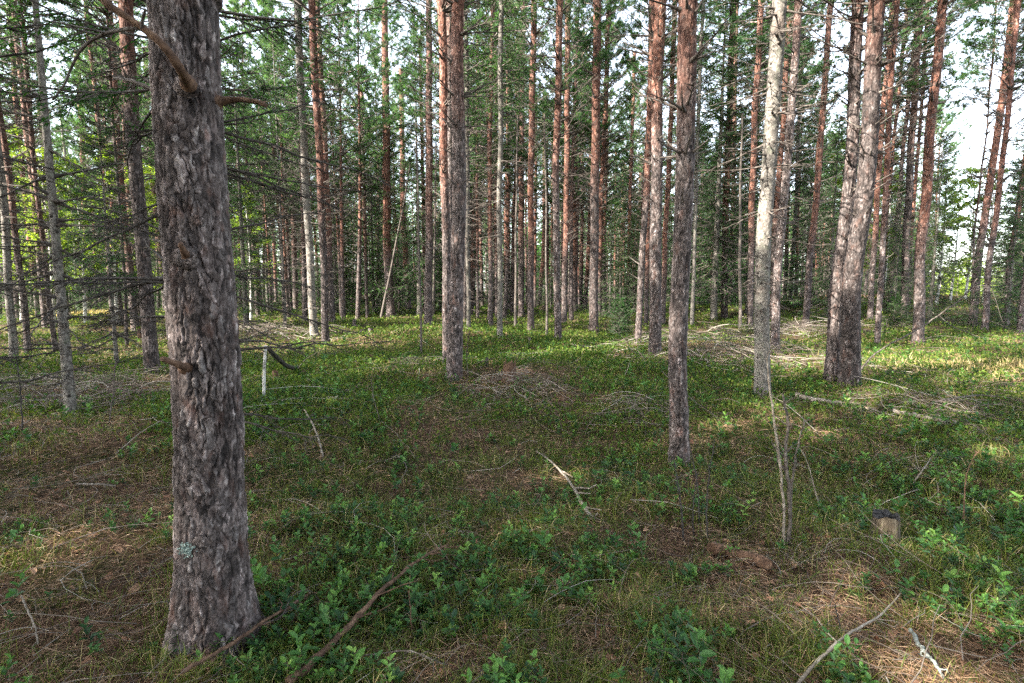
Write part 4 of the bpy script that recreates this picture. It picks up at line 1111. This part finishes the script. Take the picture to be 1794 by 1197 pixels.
# grass: bent blades
def grass(mb, x, y, L, W, val, lean=0.5, bend=0.5):
    n = len(x); P = put(x, y, -.005); a = rng.uniform(0, 6.28, n); h = np.stack([np.cos(a), np.sin(a), 0 * a], -1)
    S = nrm(np.cross(h, UPZ) + rng.normal(0, .5, (n, 3)))
    l1 = (rng.random(n) * lean)[:, None]; b = (rng.random(n) * bend)[:, None]
    L = L[:, None]; W = W[:, None]
    m1 = P + L * .45 * nrm(UPZ + h * l1); m2 = m1 + L * .33 * nrm(UPZ * (1 - b * .6) + h * (l1 + b)); m3 = m2 + L * .28 * nrm(UPZ * (.8 - b * 1.5) + h * (l1 + b * 1.8))
    v = np.stack([P - S * W * .4, P + S * W * .4, m1 + S * W * .5, m1 - S * W * .5, m2 + S * W * .4, m2 - S * W * .4, m3], 1)
    i = np.arange(n)[:, None] * 7
    av = np.repeat(val, 7)
    mb.add(v.reshape(-1, 3), np.concatenate([i + [[0, 1, 2, 3]], i + [[3, 2, 4, 5]]]), 0, av)
    mb.f.append(i + [[5, 4, 6]] + mb.n - 7 * n); mb.m.append(0); mb.sm.append(False)
mb = MB()
x, y = scatter(330000, 1.25, 34, soft=.25); g = green(x, y) + (fbm(x * 5, y * 5, 31, 2) - .5) * 1.6
x, y = keepby(x, y, np.clip(.42 + g * .8, .06, 1)); n = len(x)
grass(mb, x, y, rng.uniform(.05, .17, n) * (1 + .012 * y), .0016 + .00062 * y, np.clip(rng.normal(.35, .19, n) + (rng.random(n) < .13) * .42, 0, 1), .9, .9)
tag(obj('grass', mb.mesh('grass', M['grass'])), 'fine forest grass, green with straw coloured blades', 'grass', kind='stuff')

# moss cushions: short upright hairs
mb = MB()
x, y = scatter(150000, 1.25, 22, soft=.3); q = fbm(x * 1.3 + 50, y * 1.3, 41, 3); x, y = keepby(x, y, np.clip((q - .5) * 9, 0, 1)); n = len(x)
blades(mb, put(x, y, -.004), UPZ + rng.normal(0, .55, (n, 3)), rng.uniform(.02, .045, n) * (1 + .05 * y), .004 + .0009 * y, 0, np.clip(rng.normal(.45, .22, n), 0, 1))
tag(obj('moss_carpet', mb.mesh('moss_carpet', M['moss'])), 'yellow green moss cushions among the grass', 'moss', kind='stuff')

# lingonberry scrub
mb = MB()
x, y = scatter(32000, 1.25, 17, soft=.45); g = green(x, y) + (fbm(x * 3.7 + 9, y * 3.7, 51, 2) - .5) * 3.0; x, y = keepby(x, y, np.clip(g * .8 + .03, 0, 1)); n = len(x)
nl = 10; big = np.exp(rng.normal(0, .32, n)); hh = rng.uniform(.035, .12, n) * big; P = put(x, y); lean = rng.normal(0, .35, (n, 3)) * [1, 1, 0]
t = (np.arange(nl) + .5) / nl
ph = rng.uniform(0, 6.28, n)[:, None] + np.arange(nl)[None] * 2.4
A = P[:, None] + (UPZ + lean)[:, None] * (hh[:, None, None] * (.35 + .65 * t[None, :, None]))
D = np.stack([np.cos(ph), np.sin(ph), .25 + .9 * t[None] + rng.normal(0, .25, ph.shape)], -1)
sz = big[:, None] ** .8 * (.013 + .014 * rng.random((n, nl))) * (1 + .03 * y[:, None]) * (.75 + .5 * (1 - np.abs(t - .5)))[None]
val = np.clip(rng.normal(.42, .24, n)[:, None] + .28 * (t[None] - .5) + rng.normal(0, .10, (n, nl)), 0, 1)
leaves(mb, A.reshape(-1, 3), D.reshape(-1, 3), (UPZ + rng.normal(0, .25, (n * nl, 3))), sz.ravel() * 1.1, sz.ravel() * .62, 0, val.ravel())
k = y < 7
tubes(mb, np.stack([P[k], (P + (UPZ + lean) * hh[:, None])[k]], 1), np.array([.0012, .0008]), 3, 1, .2)
tag(obj('lingonberry_scrub', mb.mesh('lingonberry_scrub', [M['lingon'], M['twigs']])), 'low glossy green berry plants covering the floor', 'ground cover', kind='stuff')

# bilberry scrub farther off
mb = MB()
x, y = scatter(260000, 5, 60, amax=1.2, soft=.35); g = green(x, y) + (fbm(x * 1.6 + 2, y * 1.6, 61, 2) - .5) * 2.2; x, y = keepby(x, y, np.clip(.25 + g * .7, 0, 1)); n = len(x)
needles(mb, put(x, y, rng.uniform(0, .17, n) * np.clip(y / 9, .5, 1)), UPZ * .3 + rng.normal(0, .7, (n, 3)), .022 + .0042 * y * rng.uniform(.6, 1.2, n), .012 + .0022 * y, 0, np.clip(rng.normal(.5, .24, n), 0, 1))
tag(obj('bilberry_scrub', mb.mesh('bilberry_scrub', M['bilberry'])), 'bright low berry bushes covering the floor between farther trunks', 'ground cover', kind='stuff')

# dead leaves
mb = MB()
x, y = scatter(1500, 1.3, 11, soft=.5); x, y = keepby(x, y, np.clip(.5 - green(x, y) * .6, .1, 1)); n = len(x)
a = rng.uniform(0, 6.28, n); D = np.stack([np.cos(a), np.sin(a), rng.normal(.1, .3, n)], -1)
leaves(mb, put(x, y, rng.uniform(.01, .04, n)), D, UPZ + rng.normal(0, .35, (n, 3)), rng.uniform(.03, .075, n), rng.uniform(.022, .05, n), 0, rng.random(n), .25, .3)
tag(obj('dead_leaves', mb.mesh('dead_leaves', M['deadleaf'])), 'dry brown leaves scattered over the floor', 'leaves', kind='stuff')

# loose twigs
def twig_paths(x, y, L, lift=.045, bow=.15, k=6):
    n = len(x); a = rng.uniform(0, 6.28, n); h = np.stack([np.cos(a), np.sin(a)], -1); s = np.stack([-h[:, 1], h[:, 0]], -1)
    t = np.linspace(0, 1, k)[None]
    bw = rng.normal(0, bow, (n, 1)) * 4 * t * (1 - t) + np.cumsum(rng.normal(0, .02, (n, k)), 1)
    X = x[:, None] + L[:, None] * (h[:, :1] * (t - .5) + s[:, :1] * bw); Y = y[:, None] + L[:, None] * (h[:, 1:] * (t - .5) + s[:, 1:] * bw)
    Z = hgt(X, Y) + lift + rng.uniform(0, .35, (n, 1)) * L[:, None] * t * rng.random((n, 1)) + np.abs(rng.normal(0, .05, (n, 1))) * L[:, None] * np.sin(t * 3.14)
    return np.stack([X, Y, Z], -1)
mb = MB()
for cnt, z0, z1, l0, l1, r in ((3200, 1.3, 10, .06, .28, .0012), (800, 1.6, 14, .2, .7, .0019), (650, 6, 30, .4, 1.2, .0034)):
    x, y = scatter(cnt, z0, z1, soft=.5); n = len(x); L = rng.uniform(l0, l1, n)
    tubes(mb, twig_paths(x, y, L), r * (1 + .06 * y[:, None]) * rng.uniform(.6, 1.5, (n, 1)) * np.linspace(1, .4, 6)[None], 4, 0, rng.random(n))
tag(obj('twig_litter', mb.mesh('twig_litter', M['twigs'])), 'small grey and brown twigs strewn everywhere', 'litter', kind='stuff')

# brown bracken in the bright gap and pale straw on the sunny hummock
for nm, px, py, rx, ry, cnt, L, lab, mt, v0 in (('bracken', 1680, 518, 7, 5, 9000, .5, 'brown dead bracken on the rise in the bright gap', 'bracken', .5), ('dry_straw', 160, 553, 3.6, 2.0, 6000, .35, 'pale dry grass on the sunny hummock', 'grass', .92),
                                                ('dry_heather', 1740, 650, 2.3, 1.1, 2500, .22, 'straw coloured dry heather at the right edge', 'grass', .9)):
    c = at(px, py) if nm != 'bracken' else np.array([26.0, 33.0, 0.0]); mb = MB(); n = cnt
    x = c[0] + rng.normal(0, rx * .5, n); y = c[1] + rng.normal(0, ry * .5, n)
    needles(mb, put(x, y), UPZ + rng.normal(0, .8, (n, 3)), rng.uniform(.4, 1.1, n) * L, .008 + .0009 * y, 0, np.clip(rng.normal(v0, .1, n), 0, 1))
    tag(obj(nm, mb.mesh(nm, M[mt])), lab, 'ground cover', kind='stuff')

# ------------------------------------------------------------------ fallen branches, logs, leaning stems
def stick(name, pix, r0, r1, m, label, cat='branch', lift=None, twigs=0, up=False, sides=8, n=22, jitter=.25, forks=(), lite=None):
    """pix: pixels of the photo; up=True keeps the stem upright in the plane of its foot, else its ends lie on the ground"""
    if up:
        A = at(*pix[0]); P = np.array([A] + [onplane(px, py, A[1] + (lift or 0) * i) for i, (px, py) in enumerate(pix[1:], 1)])
    else:
        m_ = (len(pix) - 1) / 2
        P = [at(p[0], p[1], .05 + r0 * .6 + (lift or 0) * (1 - abs(i / m_ - 1)) ** .7) for i, p in enumerate(pix)]
        P = np.array(P)
    if name == 'fallen_branch':
        twigs += 3
        if m is not DB: r0 *= .72; r1 *= .65
        else: P[:, 2] += .03
    if name == 'bare_sapling': r0 *= 1.3; r1 *= 1.2; twigs += 4
    C = spline(P, n); C = C + rng.normal(0, 1, C.shape) * r0 * jitter
    base = C[0].copy(); base[2] = float(hgt(base[0], base[1]))
    t = np.linspace(0, 1, n); r = (r0 + (r1 - r0) * t) * (1 + .08 * rng.normal(size=n))
    mb = MB(); tubes(mb, C - base, r, sides, cap=True)
    o = obj(name, mb.mesh(name, m), None, base); tag(o, label, cat)
    Lt = np.linalg.norm(np.diff(C, axis=0), axis=1).sum()
    if twigs:
        Q, ql, _ = side_twigs((C - base)[None], np.array([Lt]), twigs, .3, 1.0, .18, .8, 0.0, 4)
        for q in Q:
            m2 = MB(); q = q + rng.normal(0, .01, q.shape) * np.linspace(0, 1, 4)[:, None]
            tubes(m2, q, np.linspace(r1 * .8, r1 * .3, 4), 5); obj('side_twig', m2.mesh('side_twig', m), o)
    for fk, ra, rb in forks:
        Y0 = C[:, 1]
        j = int(np.argmin([abs((CX + F * c[0] / (c[1] * CP - (c[2] - CAMH) * SP)) - fk[0][0]) for c in C]))
        Q = np.array([C[j]] + [onplane(px, py, C[j][1]) for px, py in fk[1:]])
        Q[:, 2] = np.maximum(Q[:, 2], hgt(Q[:, 0], Q[:, 1]) + rb)
        Q = spline(Q, 14); m2 = MB(); tubes(m2, Q - base, np.linspace(ra, rb, 14), 6); obj('side_twig', m2.mesh('side_twig', m), o)
    return o
DE, DP, DB, DK, BI = M['dead'], M['deadpale'], M['deadbrown'], M['darkwood'], M['birchbark']
stick('fallen_branch', [(505, 1210), (560, 1160), (610, 1112), (668, 1050), (705, 1012), (745, 985), (785, 964)], .017, .007, DB, 'long reddish brown fallen branch in the centre foreground', lift=.02, twigs=5)
stick('fallen_branch', [(940, 792), (968, 812), (1000, 848), (1018, 880), (1034, 905)], .010, .022, DP, 'bent bark stripped branch left of the flaky orange pine foot', lift=.03, twigs=3)
stick('fallen_branch', [(1395, 1200), (1430, 1165), (1468, 1126), (1510, 1100), (1545, 1075), (1580, 1043)], .010, .006, DP, 'smooth tan stick curving up to the right in the right foreground', lift=.04)
stick('fallen_branch', [(1595, 1108), (1612, 1135), (1632, 1160), (1655, 1195)], .013, .009, M['lichenwood'], 'lichen crusted stick in the right foreground corner', lift=.02, sides=9)
stick('fallen_branch', [(596, 1158), (650, 1150), (716, 1141), (755, 1158), (792, 1171)], .005, .0025, DE, 'thin pale wavy twig below the long reddish brown branch', lift=.05, twigs=4)
stick('fallen_branch', [(804, 1004), (850, 1000), (893, 992)], .006, .003, DE, 'short grey stick lying level among berry plants', lift=.02, twigs=2)
stick('fallen_branch', [(38, 1046), (50, 1075), (62, 1105), (66, 1134)], .006, .005, DP, 'short white stick standing slantwise at the lower left', lift=.06)
stick('fallen_branch', [(318, 1196), (400, 1146), (470, 1100), (540, 1055)], .010, .006, DB, 'slender brown stick leaning past the foot of the massive pine', lift=.05, twigs=3)
stick('fallen_branch', [(380, 1112), (430, 1102), (490, 1082), (512, 1046), (540, 1036), (560, 1052)], .006, .003, DE, 'pale hooped twig right of the massive pine foot', lift=.08, twigs=3)
stick('fallen_branch', [(135, 849), (165, 850), (202, 853)], .014, .010, DP, 'short pale log piece on the brown litter at left', 'log', lift=.02)
stick('fallen_branch', [(532, 718), (545, 738), (556, 765), (566, 802)], .012, .014, DP, 'bleached stick slanting in the lush patch right of the massive pine', lift=.06)
stick('fallen_branch', [(700, 800), (712, 822), (694, 858)], .008, .005, DE, 'short grey stick left of the centre', lift=.04, twigs=2)
stick('fallen_log', [(1392, 693), (1430, 701), (1474, 707)], .030, .026, DP, 'pale barkless pole lying before the twin pines', 'log', lift=.03)
stick('fallen_log', [(1566, 722), (1615, 731), (1672, 740)], .028, .022, DP, 'pale barkless pole lying right of the twin pines in the grass', 'log', lift=.03)
stick('fallen_branch', [(1605, 715), (1650, 702), (1720, 693), (1796, 702)], .016, .010, DE, 'long grey branch lying level at the right edge', lift=.1, twigs=6)
stick('fallen_branch', [(1640, 700), (1700, 742), (1752, 778)], .009, .005, DE, 'thin grey branch slanting down at the right edge', lift=.04, twigs=3)
stick('fallen_branch', [(1600, 848), (1620, 820), (1640, 792)], .008, .005, DP, 'pale stick propped in the grass right of the near stump', lift=.08, twigs=2)
stick('leaning_stem', [(1508, 655), (1513, 640), (1545, 612), (1605, 578), (1645, 552), (1690, 518), (1712, 488)], .018, .009, DE, 'bare grey stem leaning in a long arc from the twin pines to the right', 'dead stem', up=True, forks=[([(1640, 556), (1668, 572), (1697, 583), (1712, 590), (1735, 593)], .008, .004), ([(1690, 520), (1700, 545), (1712, 555), (1745, 566), (1780, 580)], .006, .003), ([(1700, 500), (1735, 505), (1755, 560), (1766, 576)], .006, .003), ([(1697, 520), (1720, 505), (1745, 495)], .005, .003)])
stick('bark_slab', [(1246, 962), (1290, 972), (1345, 988)], .040, .030, DB, 'dark flat log piece half sunk in the brown litter at right', 'log', lift=-.05, sides=12, jitter=.10)
stick('fallen_branch', [(1150, 640), (1200, 690), (1262, 735)], .007, .004, DE, 'thin pale dead branch lying between the flaky pine and grey spruce', lift=.15, twigs=6)
stick('fallen_branch', [(1060, 565), (1090, 590), (1108, 615), (1128, 622)], .012, .006, DE, 'bowed grey branch left of the thick straight pine foot', lift=.15, twigs=4)
stick('birch_pole', [(462, 702), (463, 650), (465, 606)], .021, .019, BI, 'short white birch pole standing upright right of the massive pine', 'pole', up=True, sides=12, jitter=.05)
A = onplane(468, 609, at(463, 702)[1] + .02); B = at(527, 645)
Pm = np.array([A, A * .62 + B * .38 + [0, 0, -.10], A * .3 + B * .7 + [0, 0, -.08], B + [0, 0, .03]]); Cq = spline(Pm, 16); b_ = Cq[-1].copy()
mb = MB(); tubes(mb, Cq - b_, np.linspace(.030, .042, 16) * np.array([.8] + [1] * 14 + [.7]), 12, cap=True)
tag(obj('curved_log', mb.mesh('curved_log', DK), None, b_), 'dark curved log sagging right from the top of the white pole', 'log')
# leafless saplings in the right foreground
for pix, r0, r1, m, lab, tw in (
    ([(1379, 962), (1384, 880), (1376, 800), (1380, 745), (1372, 690)], .010, .005, DE, 'bare grey sapling, thickest stem of the clump left of the near stump', 7),
    ([(1374, 965), (1370, 850), (1356, 740), (1344, 640), (1349, 615)], .007, .003, DP, 'white slender bare sapling crossing the light grey spruce foot', 6),
    ([(1383, 950), (1388, 850), (1398, 780), (1410, 740)], .006, .003, DE, 'thin brown sapling leaning right out of the clump', 5),
    ([(1240, 955), (1238, 890), (1244, 820), (1252, 770)], .005, .002, DK, 'thin dark bare shoot right of the flaky pine foot', 5),
    ([(1198, 950), (1192, 880), (1186, 840), (1180, 800)], .006, .0025, DK, 'thin dark bare shoot standing before the flaky pine foot', 5),
    ([(1225, 925), (1222, 850), (1210, 790), (1206, 760)], .004, .002, DK, 'hair thin shoot between two darker ones by the flaky pine', 4),
    ([(1216, 948), (1214, 900), (1222, 830)], .004, .002, DK, 'shortest dark shoot of those by the flaky pine', 3),
    ([(1440, 905), (1428, 860), (1416, 815), (1404, 790)], .004, .002, DP, 'pale whip bending left above the near stump', 3),
    ([(1686, 935), (1689, 880), (1694, 830), (1712, 790)], .004, .002, DB, 'reddish bare shoot at the right among grass', 5),
    ([(1478, 1125), (1470, 1090), (1462, 1055)], .003, .0015, DK, 'small dark upright twig in the right foreground', 2),
    ([(722, 1130), (720, 1080), (716, 1035)], .003, .0015, DB, 'small red brown upright twig by the long branch', 2),
    ([(668, 745), (655, 700), (650, 660)], .005, .002, DE, 'leafless shoot in the lush patch', 5),
    ([(40, 760), (36, 690), (30, 640), (22, 600)], .006, .003, DK, 'dark dead shoot at the far left', 6),
    ([(190, 745), (198, 690), (202, 640), (206, 618)], .006, .003, DE, 'thin grey shoot before the thick dark pine', 6),
    ([(820, 660), (818, 620), (822, 580)], .006, .003, DE, 'thin grey shoot right of the central pair foot', 5)):
    stick('bare_sapling', pix, r0, r1, m, lab, 'sapling', up=True, twigs=tw)

# stumps
def stump(px, py, wpx, hpx, label, side, top, jag=0.0, sides=28):
    c = at(px, py); Z = c[1]; r = wpx / 2 / F * Z; h = hpx / F * Z * 1.02
    t = empty('tree_stump', c, label, 'stump')
    th = np.arange(sides) * 2 * math.pi / sides; k = 9
    ring = []
    sd = float(px)
    top_h = h * (1 + jag * (vnoise(np.cos(th) * 2.5 + sd, np.sin(th) * 2.5, 3) - .5) * 2 + .05 * np.cos(th + 1))
    for q in np.linspace(-.15, 1, k):
        rr = r * (1 + .28 * np.exp(-max(q, 0) * 5) * (1 + .5 * np.cos(th * 4 + sd))) * (1 + .07 * (vnoise(th * 3 + sd, th * 0 + q * 3, 8) - .5) + .09 * (vnoise(np.cos(th) * 9 + sd, np.sin(th) * 9, 5) - .5))
        ring.append(np.stack([rr * np.cos(th), rr * np.sin(th), top_h * q], -1))
    v = np.concatenate(ring); i = np.arange(k - 1)[:, None] * sides; j = np.arange(sides)[None]; j2 = (j + 1) % sides
    mb = MB(); mb.add(v, np.stack([i + j, i + j2, i + sides + j2, i + sides + j], -1).reshape(-1, 4), 0, np.clip(rng.normal(.5, .2, len(v)), 0, 1), True)
    b = obj('stump_side', mb.mesh('stump_side', side), t); b.color = (.9, .5, .3, 1)
    mb = MB(); rim = ring[-1] * [.985, .985, 1] + [0, 0, .003]; mid = rim * [.5, .5, 1]; mid[:, 2] = top_h.mean() - jag * h * .5 + rng.normal(0, .004 + jag * .12 * h, sides); cc = np.array([[0, 0, mid[:, 2].mean()]])
    v = np.concatenate([rim, mid, cc]); f4 = np.stack([j[0], j2[0], sides + j2[0], sides + j[0]], -1)
    mb.add(v, f4, 0); mb.f.append(np.stack([sides + j[0], sides + j2[0], 0 * j[0] + 2 * sides], -1)); mb.m.append(0); mb.sm.append(False)
    obj('cut_face', mb.mesh('cut_face', top), t)
    if jag > .2:
        for q in range(5):
            a = rng.uniform(0, 6.28); P0 = np.array([r * .7 * math.cos(a), r * .7 * math.sin(a), h * .5]); m2 = MB()
            tubes(m2, np.array([P0, P0 + [0, 0, h * .5], P0 + [rng.normal(0, r * .3), 0, h * rng.uniform(.7, 1.1)]]), [r * .25, r * .16, .003], 6); obj('splinter', m2.mesh('splinter', side), t)
stump(1549, 950, 42, 50, 'near sawn stump with pale sides and blackened top in the right foreground', M['oldwood'], M['sawndark'], .16, 44)
stump(893, 668, 22, 26, 'jagged rotten brown stump with a heap of twigs round it', DB, DB, .45)
stump(637, 587, 11, 9, 'low pale sawn stump, left of a pair in the sunny patch', M['bark'], M['sawn'])
stump(650, 588, 9, 12, 'low pale sawn stump, right of a pair in the sunny patch', M['bark'], M['sawn'])
stump(621, 573, 6, 12, 'narrow pale stump above the sunny pair', M['bark'], M['sawn'])
stump(651, 632, 8, 10, 'small brown stump in the moss below the sunny pair', DB, M['sawn'])
stump(483, 670, 10, 20, 'squat dark brown stump beside the white pole', DB, DB, .2)
stump(247, 598, 9, 20, 'brown stump beside the thick dark pine foot', DB, M['sawn'], .1)
stump(146, 595, 5, 13, 'thin pale cut stub below the sunny hummock', M['sawn'], M['sawn'])
stump(953, 548, 8, 13, 'pale stub with a white face among the central pines', M['sawn'], M['sawn'])
stump(1430, 616, 6, 12, 'slim broken stub with a pale top left of the twin pines', DB, M['sawn'], .2)
stump(853, 645, 5, 18, 'dark thin stub left of the jagged rotten stump', DK, DK, .1)
stump(1627, 560, 10, 10, 'reddish low stump right of the smooth red pine', DB, M['sawn'], .1)
stump(928, 606, 4, 14, 'thin stub before the dark red central pine', DE, M['sawn'], .1)
stump(275, 800, 8, 16, 'dark small stub close left of the massive pine', DB, DB, .2)

# heaps of dead twigs
def heap(px, py, rx, ry, h, n, L, label, r=.004):
    n = int(n * .85); L *= .75; r *= .65
    c = at(px, py); x = c[0] + rng.normal(0, rx * .5, n); y = c[1] + rng.normal(0, ry * .5, n)
    P = twig_paths(x, y, rng.uniform(.4, 1.1, n) * L, .01, .12)
    d = np.exp(-(((x - c[0]) / rx) ** 2 + ((y - c[1]) / ry) ** 2) * 1.5)
    P[..., 2] += (rng.random(n) * h * d)[:, None]
    mb = MB(); tubes(mb, P - c, r * rng.uniform(.5, 1.4, (n, 1)) * np.linspace(1, .4, 6)[None] * (1 + .04 * c[1]), 4, 0, rng.random(n))
    tag(obj('brushwood', mb.mesh('brushwood', M['twigs']), None, c), label, 'brushwood', kind='stuff')
heap(910, 686, .75, .6, .26, 240, .7, 'heap of dead twigs round the jagged rotten stump')
heap(1120, 725, .7, .7, .16, 120, .9, 'spread of grey branches left of the flaky orange pine')
heap(70, 690, 1.6, 1.2, .22, 260, 1.2, 'tangle of grey branches at the left edge', .005)
heap(210, 700, 1.4, 1.0, .2, 200, 1.1, 'tangle of grey branches left of the massive pine', .005)
heap(465, 588, 2.4, 1.5, .3, 380, 1.3, 'sunlit pale heap of branches behind the white pole', .007)
heap(1330, 640, 2.6, 1.6, .3, 330, 1.3, 'dead branches heaped round the light grey spruce foot', .006)
heap(1410, 580, 3.2, 2.0, .3, 300, 1.6, 'dead branches spread left behind the twin pines', .008)
heap(1700, 735, 1.2, .8, .15, 130, 1.0, 'dead branches spread in the grass at the right edge')
heap(1225, 600, 2.6, 1.8, .35, 260, 1.4, 'brown tangle of branches behind the flaky orange pine', .007)
heap(735, 640, .9, .8, .16, 110, .7, 'thin dead twigs at the foot of the thin grey sapling')
heap(1340, 1000, .6, .4, .06, 130, .4, 'brown twigs round the dark flat log piece', .002)
heap(1560, 720, .9, .6, .15, 110, .9, 'twigs in front of the twin pines')


# ------------------------------------------------------------------ light, sky, camera
sdir = Vector((math.sin(SUN_AZ) * math.cos(SUN_EL), math.cos(SUN_AZ) * math.cos(SUN_EL), math.sin(SUN_EL)))
sun = bpy.data.lights.new('sun', 'SUN'); sun.energy = 4.2; sun.angle = R(0.55); sun.color = (1, 0.93, 0.82)
so = bpy.data.objects.new('sun', sun); COL.objects.link(so); so.rotation_euler = sdir.to_track_quat('Z', 'Y').to_euler()
w = bpy.data.worlds.new('World'); sc.world = w; w.use_nodes = True
nt = w.node_tree; bg = nt.nodes['Background']
sky = nt.nodes.new('ShaderNodeTexSky'); sky.sky_type = 'NISHITA'; sky.sun_disc = False
sky.sun_elevation = SUN_EL; sky.sun_rotation = SUN_AZ; sky.dust_density = 2.0; sky.air_density = 1.0
hs = nt.nodes.new('ShaderNodeHueSaturation'); hs.inputs['Saturation'].default_value = 0.5; nt.links.new(sky.outputs[0], hs.inputs['Color']); nt.links.new(hs.outputs[0], bg.inputs[0]); bg.inputs[1].default_value = 0.15

cam = bpy.data.cameras.new('camera'); co = bpy.data.objects.new('camera', cam); COL.objects.link(co)
co.location = (0, 0, CAMH); co.rotation_euler = (R(90) - PITCH, 0, 0)
cam.sensor_width = 36; cam.lens = 36 * F / 1794; cam.clip_start = 0.05; cam.clip_end = 3000
sc.camera = co
sc.view_settings.view_transform = 'Standard'; sc.view_settings.look = 'None'; sc.view_settings.gamma = 1
sc.view_settings.exposure = 2.85
cy = sc.cycles
cy.max_bounces = 5; cy.diffuse_bounces = 3; cy.glossy_bounces = 2; cy.transmission_bounces = 3; cy.transparent_max_bounces = 4
cy.use_denoising = False
cy.sample_clamp_indirect = 6
